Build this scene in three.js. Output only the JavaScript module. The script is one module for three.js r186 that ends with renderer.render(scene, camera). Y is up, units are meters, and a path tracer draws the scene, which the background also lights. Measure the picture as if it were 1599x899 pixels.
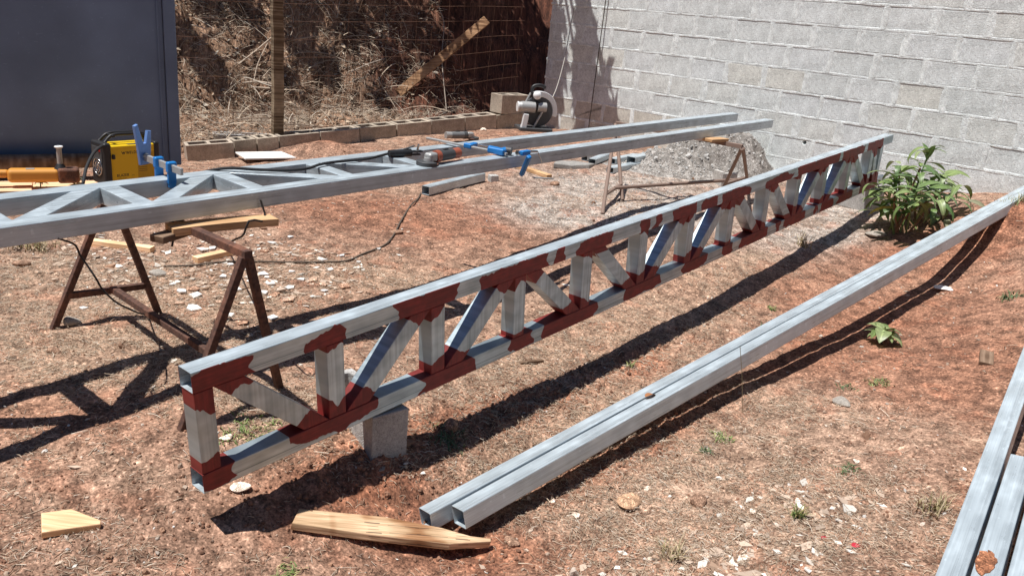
import * as THREE from 'three';
import { mergeGeometries } from 'three/addons/utils/BufferGeometryUtils.js';
import { RoundedBoxGeometry } from 'three/addons/geometries/RoundedBoxGeometry.js';

// ---------------------------------------------------------------- camera, sky, sun, exposure
const scene = new THREE.Scene();
const EYE = 1.6;
const camera = new THREE.PerspectiveCamera(39.0, 1599 / 899, 0.05, 600);
camera.position.set(0, EYE, 0);
camera.rotation.set(-0.324859, 0, 0.0923632, 'XYZ');
camera.updateMatrixWorld(true);

const SKY_GAIN = 0.55;
const SUN_DIR = new THREE.Vector3(-0.325, 1, 0.15).normalize();
const skyMap = (() => {                                  // clear tropical noon: deep blue overhead, pale towards the horizon, whiter round the sun
  const w = 512, h = 256, d = new Float32Array(w * h * 4);
  for (let y = 0; y < h; y++) for (let x = 0; x < w; x++) {
    const el = ((y + .5) / h - .5) * Math.PI, az = ((x + .5) / w - .5) * 2 * Math.PI;
    const dx = Math.cos(el) * Math.cos(az), dy = Math.sin(el), dz = Math.cos(el) * Math.sin(az);
    const c = Math.max(0, dx * SUN_DIR.x + dy * SUN_DIR.y + dz * SUN_DIR.z), t = Math.pow(1 - Math.max(0, dy), 2.8), g = c ** 28 * .28, o = c ** 3;
    const low = dy < 0 ? .35 : 1, k = 4 * (y * w + x);
    d[k] = (.040 + .10 * t + .05 * o + g) * low * SKY_GAIN; d[k + 1] = (.078 + .11 * t + .16 * o + g) * low * SKY_GAIN; d[k + 2] = (.150 + .10 * t + .44 * o + g) * low * SKY_GAIN; d[k + 3] = 1;
  }
  const m = new THREE.DataTexture(d, w, h, THREE.RGBAFormat, THREE.FloatType); m.mapping = THREE.EquirectangularReflectionMapping; m.magFilter = THREE.LinearFilter; m.minFilter = THREE.LinearFilter; m.colorSpace = THREE.LinearSRGBColorSpace; m.needsUpdate = true; return m;
})();
scene.background = skyMap; scene.environment = skyMap;

const sun = new THREE.DirectionalLight(new THREE.Color(1.0, 0.965, 0.92), 5.0);
sun.name = 'sun';
sun.position.copy(SUN_DIR).multiplyScalar(30).add(new THREE.Vector3(0, 0, -5));
sun.target.position.set(0, 0, -5);
sun.castShadow = true;
sun.shadow.mapSize.set(4096, 4096);
sun.shadow.camera.left = -9; sun.shadow.camera.right = 9; sun.shadow.camera.top = 9; sun.shadow.camera.bottom = -9;
sun.shadow.camera.near = 1; sun.shadow.camera.far = 60;
scene.add(sun, sun.target);

const renderer = new THREE.WebGLRenderer({ antialias: true });
renderer.setSize(1024, 575);
renderer.toneMapping = THREE.LinearToneMapping;
renderer.toneMappingExposure = 1.16;
renderer.shadowMap.enabled = true;

// ---------------------------------------------------------------- helpers
const V3 = (x, y, z) => new THREE.Vector3(x, y, z);
function rng(seed) {
  let a = seed >>> 0;
  return () => { a = (a + 0x6D2B79F5) | 0; let t = Math.imul(a ^ (a >>> 15), 1 | a); t = (t + Math.imul(t ^ (t >>> 7), 61 | t)) ^ t; return ((t ^ (t >>> 14)) >>> 0) / 4294967296; };
}
const clamp = (x, a, b) => Math.min(b, Math.max(a, x));
const smooth = (a, b, x) => { const t = clamp((x - a) / (b - a), 0, 1); return t * t * (3 - 2 * t); };
const mix = (a, b, t) => a + (b - a) * t;
function hash2(x, y, s) {
  let h = Math.imul(x, 374761393) + Math.imul(y, 668265263) + Math.imul(s, 1274126177);
  h = Math.imul(h ^ (h >>> 13), 1274126177); h ^= h >>> 16;
  return (h >>> 0) / 4294967296;
}
function vnoise(x, y, s = 1, period = 0) {          // value noise 0..1, optionally tiling
  const xi = Math.floor(x), yi = Math.floor(y), fx = x - xi, fy = y - yi;
  const u = fx * fx * (3 - 2 * fx), v = fy * fy * (3 - 2 * fy);
  const w = period ? (k => ((k % period) + period) % period) : (k => k);
  const a = hash2(w(xi), w(yi), s), b = hash2(w(xi + 1), w(yi), s), c = hash2(w(xi), w(yi + 1), s), d = hash2(w(xi + 1), w(yi + 1), s);
  return a + (b - a) * u + (c - a) * v + (a - b - c + d) * u * v;
}
function fbm(x, y, oct = 4, s = 1, period = 0) {
  let t = 0, a = 0.5, n = 0;
  for (let i = 0; i < oct; i++) { t += a * vnoise(x, y, s + i * 17, period); n += a; a *= 0.5; x *= 2; y *= 2; period *= 2; }
  return t / n;
}
const used = new Map();
function numbered(name) {
  const k = used.get(name) || 0; used.set(name, k + 1);
  return k ? `${name}_${String(k).padStart(3, '0')}` : name;
}
function tag(o, label, category, group, kind) {
  o.userData = {};
  if (label) o.userData.label = label;
  if (category) o.userData.category = category;
  if (group) o.userData.group = group;
  if (kind) o.userData.kind = kind;
  return o;
}
function thing(name, label, category, pos = [0, 0, 0], turn = 0, group) {
  const o = new THREE.Group(); o.name = numbered(name); scene.add(o);
  o.position.set(...(pos.isVector3 ? pos.toArray() : pos)); o.rotation.y = turn;
  return tag(o, label, category, group);
}
function shade(m) { m.castShadow = true; m.receiveShadow = true; return m; }
function part(name, geo, mat, parent, label) {
  const m = shade(new THREE.Mesh(geo, mat)); m.name = name; parent.add(m);
  if (label) m.userData.label = label;
  return m;
}
function solo(name, geo, mat, label, category, pos = [0, 0, 0], turn = 0, group) {
  const m = shade(new THREE.Mesh(geo, mat)); m.name = numbered(name); scene.add(m);
  m.position.set(...(pos.isVector3 ? pos.toArray() : pos)); m.rotation.y = turn;
  return tag(m, label, category, group);
}
function structure(name, geo, mat) { const m = shade(new THREE.Mesh(geo, mat)); m.name = numbered(name); m.userData = { kind: 'structure' }; scene.add(m); return m; }
function clean(g) { let q = g.index ? g.toNonIndexed() : g; for (const k of Object.keys(q.attributes)) if (!['position', 'normal', 'uv'].includes(k)) q.deleteAttribute(k); if (!q.attributes.uv) q.setAttribute('uv', new THREE.BufferAttribute(new Float32Array(q.attributes.position.count * 2), 2)); if (!q.attributes.normal) q.computeVertexNormals(); q.morphAttributes = {}; return q; }
const merge = gs => mergeGeometries(gs.map(clean));
function at(g, x = 0, y = 0, z = 0, rx = 0, ry = 0, rz = 0) { g.applyMatrix4(new THREE.Matrix4().compose(V3(x, y, z), new THREE.Quaternion().setFromEuler(new THREE.Euler(rx, ry, rz)), V3(1, 1, 1))); return g; }
const rbox = (w, h, d, r = 0.004, seg = 2) => new RoundedBoxGeometry(w, h, d, seg, Math.min(r, w * .49, h * .49, d * .49));
const cyl = (r0, r1, h, n = 16, open = false) => new THREE.CylinderGeometry(r0, r1, h, n, 1, open);
function boxUV(g, k = 1) {                           // uv in metres by the dominant axis of the normal
  g = g.index ? g.toNonIndexed() : g; const p = g.attributes.position, n = g.attributes.normal, uv = new Float32Array(p.count * 2);
  for (let i = 0; i < p.count; i++) {
    const ax = Math.abs(n.getX(i)), ay = Math.abs(n.getY(i)), az = Math.abs(n.getZ(i));
    const [a, b] = ax > ay && ax > az ? [p.getZ(i), p.getY(i)] : ay > az ? [p.getX(i), p.getZ(i)] : [p.getX(i), p.getY(i)];
    uv[2 * i] = a * k; uv[2 * i + 1] = b * k;
  }
  g.setAttribute('uv', new THREE.BufferAttribute(uv, 2)); return g;
}
function rod(a, b, r0, r1 = r0, n = 8) {             // straight round bar from a to b
  const d = b.clone().sub(a), L = d.length(), g = cyl(r1, r0, L, n);
  g.applyMatrix4(new THREE.Matrix4().compose(a.clone().addScaledVector(d, .5), new THREE.Quaternion().setFromUnitVectors(V3(0, 1, 0), d.normalize()), V3(1, 1, 1))); return g;
}
function bar(a, b, w, t, up = V3(0, 1, 0), r = .003) {         // rectangular bar from a to b, w across, t along "up"
  const d = b.clone().sub(a), L = d.length(); d.normalize();
  const x = d.clone(), z = x.clone().cross(up).normalize(), y = z.clone().cross(x);
  const g = boxUV(rbox(L, t, w, r)); g.applyMatrix4(new THREE.Matrix4().makeBasis(x, y, z).setPosition(a.clone().add(b).multiplyScalar(.5))); return g;
}
function tube(points, r, seg = 48, n = 7) { return new THREE.TubeGeometry(new THREE.CatmullRomCurve3(points, false, 'centripetal'), seg, r, n); }
function jitter(g, amp, f, seed) {                   // push vertices about so that nothing is perfectly straight
  const p = g.attributes.position;
  for (let i = 0; i < p.count; i++) {
    const x = p.getX(i), y = p.getY(i), z = p.getZ(i);
    p.setXYZ(i, x + amp * (vnoise(y * f + 3.1, z * f, seed) - .5), y + amp * (vnoise(x * f + 7.7, z * f, seed + 1) - .5), z + amp * (vnoise(x * f, y * f + 1.3, seed + 2) - .5));
  }
  g.computeVertexNormals(); return g;
}
function tex(w, h, fn, srgb = true, repeat = true) {  // computed texture: fn(x, y) gives [r, g, b] 0..255
  const d = new Uint8Array(w * h * 4);
  for (let y = 0; y < h; y++) for (let x = 0; x < w; x++) { const c = fn(x, y), k = 4 * (y * w + x); d[k] = clamp(c[0], 0, 255); d[k + 1] = clamp(c[1], 0, 255); d[k + 2] = clamp(c[2], 0, 255); d[k + 3] = 255; }
  const t = new THREE.DataTexture(d, w, h, THREE.RGBAFormat);
  t.magFilter = THREE.LinearFilter; t.minFilter = THREE.LinearMipmapLinearFilter; t.generateMipmaps = true;
  if (srgb) t.colorSpace = THREE.SRGBColorSpace;
  if (repeat) t.wrapS = t.wrapT = THREE.RepeatWrapping;
  t.needsUpdate = true; return t;
}
const mirror = t => { t.wrapS = t.wrapT = THREE.MirroredRepeatWrapping; t.needsUpdate = true; return t; };
const rep = (t, u, v = u) => { const c = t.clone(); c.repeat.set(u, v); c.needsUpdate = true; return c; };
const lin = (r, g, b) => new THREE.Color().setRGB(r, g, b);
const std = o => new THREE.MeshStandardMaterial(o);
// direction in which the lens sees the photograph's pixel (1599 x 899), for surveying where things stand
function sight(px, py) { const f = 1269.27; return V3((px - 799.5) / f, -(py - 449.5) / f, -1).applyQuaternion(camera.quaternion); }
const eye = camera.position;
const deep = (px, py, d) => sight(px, py).multiplyScalar(d).add(eye);                       // d metres in front of the lens
const level = (px, py, y) => { const s = sight(px, py); return s.multiplyScalar((y - EYE) / s.y).add(eye); };

// ---------------------------------------------------------------- terrain
const KNOTS = [
  [-.85, -2.0, -1.56], [-.35, -2.5, -1.575], [2.75, -6.45, -1.27], [-1.37, -2.55, -1.46], [-.05, -2.35, -1.72], [.15, -2.5, -1.71], [-.25, -2.42, -1.70], [.1, -3.2, -1.565], [.74, -3.98, -1.53], [1.37, -4.75, -1.46], [2.0, -5.5, -1.38], [.65, -3.05, -1.635], [1.4, -3.7, -1.585], [2.1, -4.4, -1.53],
  [2.85, -5.1, -1.40], [3.3, -5.5, -1.17], [3.62, -5.75, -.975], [4.3, -5.6, -.93], [1.15, -1.7, -1.56], [1.75, -2.5, -1.45], [1.0, -1.2, -1.60], [.42, -9.47, -1.22], [.73, -9.2, -1.18], [2.85, -7.45, -1.22], [3.81, -6.6, -1.03], [5.2, -5.4, -.9],
  [.6, -5.75, -1.31], [.8, -6.3, -1.3], [1.9, -7.35, -1.29], [-1.9, -3.12, -1.42], [-1.6, -3.43, -1.42], [-1.06, -2.4, -1.44], [-.85, -2.78, -1.45],
  [-2.89, -6.95, -1.45], [-1.6, -7.95, -1.32], [-.31, -8.95, -1.21], [-2.84, -5.55, -1.39], [-3.2, -3.6, -1.39], [-4.5, -5, -1.38], [-2.2, -1.6, -1.5],
  [0, -1, -1.6], [-1.2, -1.1, -1.55], [.5, -1.6, -1.6], [0, 1, -1.62], [-3, 1, -1.55], [3, 1, -1.45], [3.0, -3.4, -1.22], [3.2, -4.5, -1.16], [4.5, -3.5, -1.0], [6, -2, -.95], [6.5, -6, -.85],
  [.2, -5.2, -1.37], [-.5, -4.2, -1.45], [.5, -4.3, -1.49], [-1.3, -5.6, -1.36], [-.2, -6.6, -1.31], [-5, -8, -1.45], [4, -10, -1.1], [-7, -2, -1.4], [7, -10, -.9]];
const tps = (() => {                                   // thin plate spline through the surveyed heights
  const n = KNOTS.length, N = n + 3, M = [], U = r2 => r2 < 1e-12 ? 0 : r2 * Math.log(r2) * .5;
  for (let i = 0; i < N; i++) M.push(new Float64Array(N + 1));
  for (let i = 0; i < n; i++) {
    for (let j = 0; j < n; j++) M[i][j] = U((KNOTS[i][0] - KNOTS[j][0]) ** 2 + (KNOTS[i][1] - KNOTS[j][1]) ** 2) + (i === j ? .02 : 0);
    M[i][n] = M[n][i] = 1; M[i][n + 1] = M[n + 1][i] = KNOTS[i][0]; M[i][n + 2] = M[n + 2][i] = KNOTS[i][1]; M[i][N] = KNOTS[i][2] + EYE;
  }
  for (let c = 0; c < N; c++) {
    let p = c; for (let r = c + 1; r < N; r++) if (Math.abs(M[r][c]) > Math.abs(M[p][c])) p = r;
    [M[c], M[p]] = [M[p], M[c]];
    for (let r = 0; r < N; r++) if (r !== c) { const k = M[r][c] / M[c][c]; if (k) for (let q = c; q <= N; q++) M[r][q] -= k * M[c][q]; }
  }
  const w = M.map((r, i) => r[N] / r[i]);
  return (x, z) => { x = clamp(x, -7, 7); z = clamp(z, -11, 1.5); let h = w[n] + w[n + 1] * x + w[n + 2] * z; for (let i = 0; i < n; i++) h += w[i] * U((x - KNOTS[i][0]) ** 2 + (z - KNOTS[i][1]) ** 2); return h; };
})();
function spot(px, py) {                                // where the lens's ray meets the smooth terrain
  const s = sight(px, py); let t = .5, q = 0;
  for (let i = 0; i < 400; i++) { const h = EYE + s.y * t - tps(s.x * t, s.z * t); if (h < 0) break; q = t; t += Math.max(.01, h * .3); }
  for (let i = 0; i < 30; i++) { const m = (q + t) / 2; if (EYE + s.y * m - tps(s.x * m, s.z * m) > 0) q = m; else t = m; }
  return V3(s.x * t, EYE + s.y * t, s.z * t);
}
const blob = (px, py, rx, ry, turn = 0) => { const p = spot(px, py); return (x, z) => { const c = Math.cos(turn), s = Math.sin(turn), dx = x - p.x, dz = z - p.z, a = (dx * c + dz * s) / rx, b = (-dx * s + dz * c) / ry; return Math.exp(-(a * a + b * b)); }; };
// where the dry straw lies thick, where bare red earth shows, where grey sand and cement dust cover it, and where the earth was dug
const STRAW = [blob(170, 560, .55, .4), blob(60, 470, .6, .5), blob(330, 470, .45, .35), blob(560, 430, .5, .3), blob(800, 600, .7, .3, -.8), blob(1000, 520, .7, .3, -.8), blob(1060, 720, .5, .4), blob(1180, 800, .4, .3), blob(950, 820, .4, .25), blob(1150, 420, .5, .25, -.8), blob(480, 650, .3, .2), blob(1290, 640, .3, .2), blob(130, 420, .6, .4), blob(850, 690, .5, .12, -.8), blob(1260, 790, .3, .25)];
const RED = [blob(700, 340, .8, .5), blob(560, 330, .6, .4), blob(1450, 480, .7, .5), blob(1500, 560, .6, .4), blob(1240, 450, .6, .25, -.8), blob(650, 860, .3, .15), blob(800, 860, .4, .15), blob(520, 235, .35, .2), blob(1300, 540, .5, .25, -.8), blob(600, 770, .25, .12, -.5), blob(1560, 370, .4, .3), blob(870, 215, .6, .4), blob(1400, 400, .5, .3), blob(110, 640, .35, .2), blob(1440, 620, .35, .3)];
const GREY = [blob(930, 320, .5, .3), blob(1010, 310, .5, .3), blob(880, 335, .45, .3), blob(970, 290, .9, .5), blob(1080, 270, .7, .5), blob(1220, 260, .7, .5), blob(1270, 370, .6, .25, -.6), blob(1330, 330, .5, .3), blob(1050, 340, .5, .2)];
const DUG = [blob(560, 745, .35, .12, -.75), blob(690, 660, .5, .10, -.8), blob(880, 610, .6, .10, -.8), blob(1000, 560, .5, .1, -.8), blob(730, 850, .3, .1), blob(1560, 340, .4, .2), blob(1000, 690, .5, .1, -.8)];
const MOUND = [[blob(505, 238, .34, .2), .11], [blob(1575, 343, .25, .18), .08], [blob(900, 195, .35, .25), .12], [blob(640, 330, .5, .25), .03], [blob(1190, 262, .6, .34), .05]];
const sumOf = (list, x, z) => { let s = 0; for (const f of list) s += f(x, z); return s; };
function relief(x, z) {                                // the earth's own small bumps, clods and crumbs
  const dug = Math.min(1, sumOf(DUG, x, z));
  let h = .03 * (fbm(x * 1.7, z * 1.7, 3, 11) - .5) + .022 * (fbm(x * 7, z * 7, 3, 21) - .5);
  h += (.008 + .035 * dug) * (fbm(x * 22, z * 22, 3, 31) - .5);
  for (const [f, a] of MOUND) h += a * f(x, z);
  return h;
}
const ground = (x, z) => tps(x, z) + relief(x, z);
const drop = p => V3(p.x, ground(p.x, p.z), p.z);
const on = (px, py) => drop(spot(px, py));              // a point on the built ground
function axis(core0, core1, step, growth, far) {
  const a = []; for (let v = core0; v <= core1 + 1e-6; v += step) a.push(v);
  let s = step, lo = core0, hi = core1; const left = [], right = [];
  while (lo > -far) { s *= growth; lo -= s; left.push(lo); } s = step;
  while (hi < far) { s *= growth; hi += s; right.push(hi); }
  return [...left.reverse(), ...a, ...right];
}
const soilTex = tex(1024, 1024, (x, y) => {
  const u = x / 1024, v = y / 1024;
  const a = fbm(u * 24, v * 24, 5, 5, 24), b = vnoise(u * 300, v * 300, 9, 300), c = vnoise(u * 128, v * 128, 15, 128), e = fbm(u * 6, v * 6, 3, 41, 6);
  let k = 127 + (a - .5) * 100 + (b - .5) * 66 + (c - .5) * 58 + (e - .5) * 26;
  if (c > .9) k += 40; if (b < .06) k -= 36;
  return [k + 8, k, k - 6];
});
const soilBump = tex(1024, 1024, (x, y) => { const u = x / 1024, v = y / 1024, k = 255 * (.5 * fbm(u * 60, v * 60, 4, 61, 60) + .3 * vnoise(u * 220, v * 220, 63, 220) + .2 * vnoise(u * 400, v * 400, 65, 400)); return [k, k, k]; }, false);
const WHITEMUL = 1 / .216;                              // the grain map's mean is 128 sRGB, about .216 linear
const soilMat = std({ map: soilTex, bumpMap: soilBump, bumpScale: .0035, roughness: 1, metalness: 0, vertexColors: true });
function soilColour(x, z) {
  const straw = Math.min(1, sumOf(STRAW, x, z)), red = Math.min(1, sumOf(RED, x, z)), grey = Math.min(1, sumOf(GREY, x, z)), dug = Math.min(1, sumOf(DUG, x, z));
  const n1 = fbm(x * 2.3, z * 2.3, 4, 71), n2 = fbm(x * 9, z * 9, 3, 81), n3 = fbm(x * 30, z * 30, 2, 91);
  let r = .232, g = .155, b = .115;
  const m = (R, G, B, t) => { r = mix(r, R, t); g = mix(g, G, t); b = mix(b, B, t); };
  m(.275, .203, .153, straw * .8);
  m(.212, .113, .074, red * (1 - .6 * straw) * .9);
  m(.275, .262, .245, clamp(grey * (0.6 + n1) * 1.15, 0, .95));
  m(.21, .090, .050, dug * .75);
  m(.30, .225, .172, smooth(.56, .72, n1) * .45 * (1 - red * .6));
  m(.20, .085, .05, smooth(.58, .75, n2) * .4);
  const n4 = vnoise(x * 75, z * 75, 93), k = .70 + .28 * n2 + .22 * n3 + .14 * n4;
  return [r * k, g * k, b * k];
}
{
  const X = axis(-2.0, 2.4, .0145, 1.02, 150), Z = axis(-5.2, -1.15, .0135, 1.02, 150);
  const nx = X.length, nz = Z.length, pos = new Float32Array(nx * nz * 3), col = new Float32Array(nx * nz * 3), uv = new Float32Array(nx * nz * 2), idx = [];
  for (let j = 0; j < nz; j++) for (let i = 0; i < nx; i++) {
    const x = X[i], z = Z[j], k = j * nx + i, near = Math.abs(x) < 8 && z < 3 && z > -13;
    pos[3 * k] = x; pos[3 * k + 1] = near ? ground(x, z) : tps(x, z); pos[3 * k + 2] = z;
    const c = near ? soilColour(x, z) : [.3, .18, .12];
    for (let q = 0; q < 3; q++) col[3 * k + q] = c[q] * WHITEMUL;
    uv[2 * k] = x / 1.13 + .03 * Math.sin(z * 1.7); uv[2 * k + 1] = z / 1.13 + .03 * Math.sin(x * 1.3);
    if (i && j) idx.push(k - nx - 1, k - 1, k, k - nx - 1, k, k - nx);
  }
  const g = new THREE.BufferGeometry();
  g.setAttribute('position', new THREE.BufferAttribute(pos, 3)); g.setAttribute('color', new THREE.BufferAttribute(col, 3)); g.setAttribute('uv', new THREE.BufferAttribute(uv, 2)); g.setIndex(idx);
  g.computeVertexNormals();
  structure('ground', g, soilMat);
}

// ---------------------------------------------------------------- block wall
const concreteTex = tex(512, 512, (x, y) => {
  const u = x / 512, v = y / 512; let k = 186 + (fbm(u * 8, v * 8, 4, 101, 8) - .5) * 50 + (vnoise(u * 170, v * 170, 105, 170) - .5) * 42 + (fbm(u * 40, v * 40, 2, 107, 40) - .5) * 26;
  if (vnoise(u * 120, v * 120, 109, 120) > .9) k -= 38;
  return [k, k - 1, k - 3];
});
const concreteBump = tex(512, 512, (x, y) => { const u = x / 512, v = y / 512; let k = 150 + (vnoise(u * 170, v * 170, 105, 170) - .5) * 120 + (fbm(u * 40, v * 40, 2, 107, 40) - .5) * 80; if (vnoise(u * 120, v * 120, 109, 120) > .88) k -= 80; return [k, k, k]; }, false);
const concrete = (r, g, b, o = {}) => std({ map: concreteTex, bumpMap: concreteBump, bumpScale: .0035, color: lin(r, g, b), roughness: .95, ...o });
const blockMats = [[1.40, 1.50, 1.52], [1.36, 1.46, 1.48], [1.44, 1.54, 1.57], [1.40, 1.475, 1.46], [1.41, 1.51, 1.55]].map(c => concrete(...c));
const stainMat = concrete(1.40, 1.44, 1.38), baseMat = concrete(1.2, 1.18, 1.08), mortarMat = concrete(1.62, 1.73, 1.75, { bumpScale: .006 });
{
  const P0 = V3(.97058, .33864 + EYE, -8.99076), yaw = -.715747, BASE = 1.7;
  const wall = thing('block_wall', 'long grey concrete block wall behind the trusses with pale smeared mortar joints', 'wall', V3(P0.x, P0.y - BASE, P0.z), yaw);
  const geos = [], R = rng(5);
  const blockGeo = (w, h, d, seed) => {                // rounded worn block, a few mm out of true
    const g = new RoundedBoxGeometry(w, h, d, 1, .006), p = g.attributes.position;
    for (let i = 0; i < p.count; i++) { const sx = Math.sign(p.getX(i)), sy = Math.sign(p.getY(i)), sz = Math.sign(p.getZ(i)); p.setXYZ(i, p.getX(i) + .004 * (hash2(sx + 2, sy + 2, seed) - .5), p.getY(i) + .004 * (hash2(sx + 2, sy + 5, seed) - .5), p.getZ(i) + .003 * (hash2(sz + 2, sx + sy * 3 + 9, seed) - .5)); }
    g.computeVertexNormals(); return boxUV(g, 1.9);
  };
  for (let i = 0; i < 6; i++) geos.push(blockGeo(.385, .183, .12, 300 + i));
  const U0 = -1.085, U1 = 6.2, holes = [[2.11, 1.23], [-.21, 1.23]], joints = [];
  const holeGeo = (w, h, hx, hy) => {
    const s = new THREE.Shape(); s.moveTo(-w / 2, -h / 2); s.lineTo(w / 2, -h / 2); s.lineTo(w / 2, h / 2); s.lineTo(-w / 2, h / 2); s.closePath();
    const c = new THREE.Path(); c.absarc(hx, hy, .021, 0, Math.PI * 2, true); s.holes.push(c);
    return boxUV(at(new THREE.ExtrudeGeometry(s, { depth: .117, bevelEnabled: true, bevelSize: .003, bevelThickness: .003, bevelSegments: 1, curveSegments: 20 }), 0, 0, -.06), 1.9);
  };
  for (let k = -5; k < 9; k++) {                       // rows, counted down from the one at the picture's top edge
    const off = k & 1 ? 0 : .19, cuts = [U0];
    for (let j = -6; j < 20; j++) { const u = .4 * j + off + .006 * (R() - .5); if (u > U0 + .06 && u < U1 - .06) cuts.push(u); }
    cuts.push(U1);
    for (let i = 0; i + 1 < cuts.length; i++) {
      const a = cuts[i], b = cuts[i + 1], w = b - a, v = .2 * k + .1, c = (a + b) / 2;
      const stain = (k === 3 || k === 4 || (k === 0 && c < .3)) && R() < .35 && c < 3.4, low = k >= 6 && c < 1.2;
      const mat = low ? baseMat : stain ? (R() < .35 ? stainMat : blockMats[3]) : blockMats[Math.floor(R() * 5)];
      const hole = holes.find(q => q[0] > a && q[0] < b && Math.abs(q[1] - v) < .1);
      const m = part('concrete_block', hole ? holeGeo(w - .016, .183, hole[0] - c, v - hole[1]) : geos[Math.floor(R() * 6)], mat, wall);
      if (!hole) { m.scale.x = (w - .014) / .385; if (R() < .5) m.rotation.z = Math.PI; }
      m.position.set(c, BASE - v, -.06 + .004 * (R() - .5));
      if (i) joints.push([a, .2 * k, 1]);
    }
    joints.push([0, .2 * k, 0]);
  }
  // mortar: a core filling every joint and a rough smear trowelled over its face
  const gs = [];
  const ribbon = (ax, ay, bx, by, half, seed, lift) => {
    const L = Math.hypot(bx - ax, by - ay), n = Math.max(4, Math.round(L / .022)), dx = (bx - ax) / L, dy = (by - ay) / L, P = [], I = [], rows = 6;
    for (let i = 0; i <= n; i++) for (let j = 0; j <= rows; j++) {
      const t = i / n * L, s = (j / rows) * 2 - 1, wob = half * (.6 + .9 * fbm(t * 9 + seed, s > 0 ? 3 : 9, 3, seed));
      const o = s * wob + (by === ay ? .004 : .010) * (vnoise(t * 14, 2, seed + 3) - .5), edge = Math.abs(s) > .99;
      const z = edge ? -.004 : lift * (.2 + 1.1 * fbm(t * 30, j * 1.7, 2, seed + 7)) * (1 - .5 * s * s);
      P.push(ax + dx * t - dy * o, ay + dy * t + dx * o, z);
      if (i && j) { const q = i * (rows + 1) + j, p = q - rows - 1; I.push(p - 1, p, q, p - 1, q, q - 1); }
    }
    const g = new THREE.BufferGeometry(); g.setAttribute('position', new THREE.Float32BufferAttribute(P, 3)); g.setIndex(I); g.computeVertexNormals();
    if (g.attributes.normal.getZ(3) < 0) { g.setIndex(I.reverse()); g.computeVertexNormals(); }
    return boxUV(g, 2.3);
  };
  for (const [u, v, up] of joints) {
    const y = BASE - v, s = Math.floor(R() * 9999);
    if (up) { gs.push(boxUV(at(new THREE.BoxGeometry(.02, .19, .11), u, y - .1, -.06))); gs.push(ribbon(u, y - .005, u, y - .195, .020 + .026 * R(), s, .003)); }
    else { gs.push(boxUV(at(new THREE.BoxGeometry(U1 - U0 - .01, .02, .11), (U0 + U1) / 2, y, -.0605))); gs.push(ribbon(U0, y, U1, y, .014, s, .0016)); }
  }
  const mo = part('mortar', merge(gs), mortarMat, wall); mo.userData.kind = 'stuff';
}
// ---------------------------------------------------------------- galvanised tube and the two trusses
const streak = mirror(tex(1024, 512, (x, y) => { const u = x / 1024, v = y / 512; let k = 212 + (fbm(u * 2, v * 60, 3, 201) - .5) * 34 + (fbm(u * 14, v * 12, 3, 205) - .5) * 40 + (fbm(u * 5, v * 190, 2, 207) - .5) * 30; if (Math.abs(v - .37) < .005 || Math.abs(v - .81) < .004) k -= 30; if (vnoise(u * 34, v * 34, 209) > .93) k += 16; return [k - 2, k, k + 1]; }));
const streakR = mirror(tex(512, 512, (x, y) => { const u = x / 512, v = y / 512; const k = 96 + (fbm(u * 2, v * 70, 3, 201) - .5) * 110 + (fbm(u * 14, v * 14, 4, 205) - .5) * 100; return [k, k, k]; }, false));
const zinc = std({ map: streak, roughnessMap: streakR, roughness: .95, metalness: .28, color: lin(.76, .85, .90) });
const TW = .072, TH = .0652;                            // tube section
function tubeGeo(L, w, h, t = .0018, r = .0042) {         // open rectangular tube along +x, its near top edge at the origin
  const ring = (P, a, b, c, d, q) => { P.moveTo(a + q, b); P.lineTo(c - q, b); P.quadraticCurveTo(c, b, c, b + q); P.lineTo(c, d - q); P.quadraticCurveTo(c, d, c - q, d); P.lineTo(a + q, d); P.quadraticCurveTo(a, d, a, d - q); P.lineTo(a, b + q); P.quadraticCurveTo(a, b, a + q, b); };
  const s = new THREE.Shape(); ring(s, 0, -h, w, 0, r); const hole = new THREE.Path(); ring(hole, t, -h + t, w - t, -t, r - t * .7); s.holes.push(hole);
  const g = new THREE.ExtrudeGeometry(s, { depth: L, steps: Math.max(1, Math.round(L / .5)), bevelEnabled: false, curveSegments: 3 });
  g.applyMatrix4(new THREE.Matrix4().makeBasis(V3(0, 0, -1), V3(0, 1, 0), V3(1, 0, 0)));   // width runs to -z
  return g;
}
function lengthUV(g, k = 1) {                            // u along x, v round the section
  g = g.index ? g.toNonIndexed() : g; const p = g.attributes.position, n = g.attributes.normal, uv = new Float32Array(p.count * 2);
  for (let i = 0; i < p.count; i++) { uv[2 * i] = p.getX(i) * k; uv[2 * i + 1] = (Math.abs(n.getY(i)) > .7 ? p.getZ(i) : p.getY(i) + .3) * 2; }
  g.setAttribute('uv', new THREE.BufferAttribute(uv, 2)); return g;
}
function frameOf(origin, yaw, slope, lean) {             // x along, y up, z towards the photographer
  const a = V3(Math.sin(yaw) * Math.cos(slope), Math.sin(slope), -Math.cos(yaw) * Math.cos(slope));
  const n0 = a.clone().cross(V3(0, 1, 0)).normalize(), u0 = n0.clone().cross(a);
  const u = u0.clone().multiplyScalar(Math.cos(lean)).addScaledVector(n0, -Math.sin(lean)), n = n0.clone().multiplyScalar(Math.cos(lean)).addScaledVector(u0, Math.sin(lean));
  return new THREE.Matrix4().makeBasis(a, u, n).setPosition(origin.x, origin.y + EYE, origin.z);
}
function place(group, m, x = 0, y = 0, z = 0) { m.decompose(group.position, group.quaternion, group.scale); group.position.copy(V3(x, y, z).applyMatrix4(m)); return group; }
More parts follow.
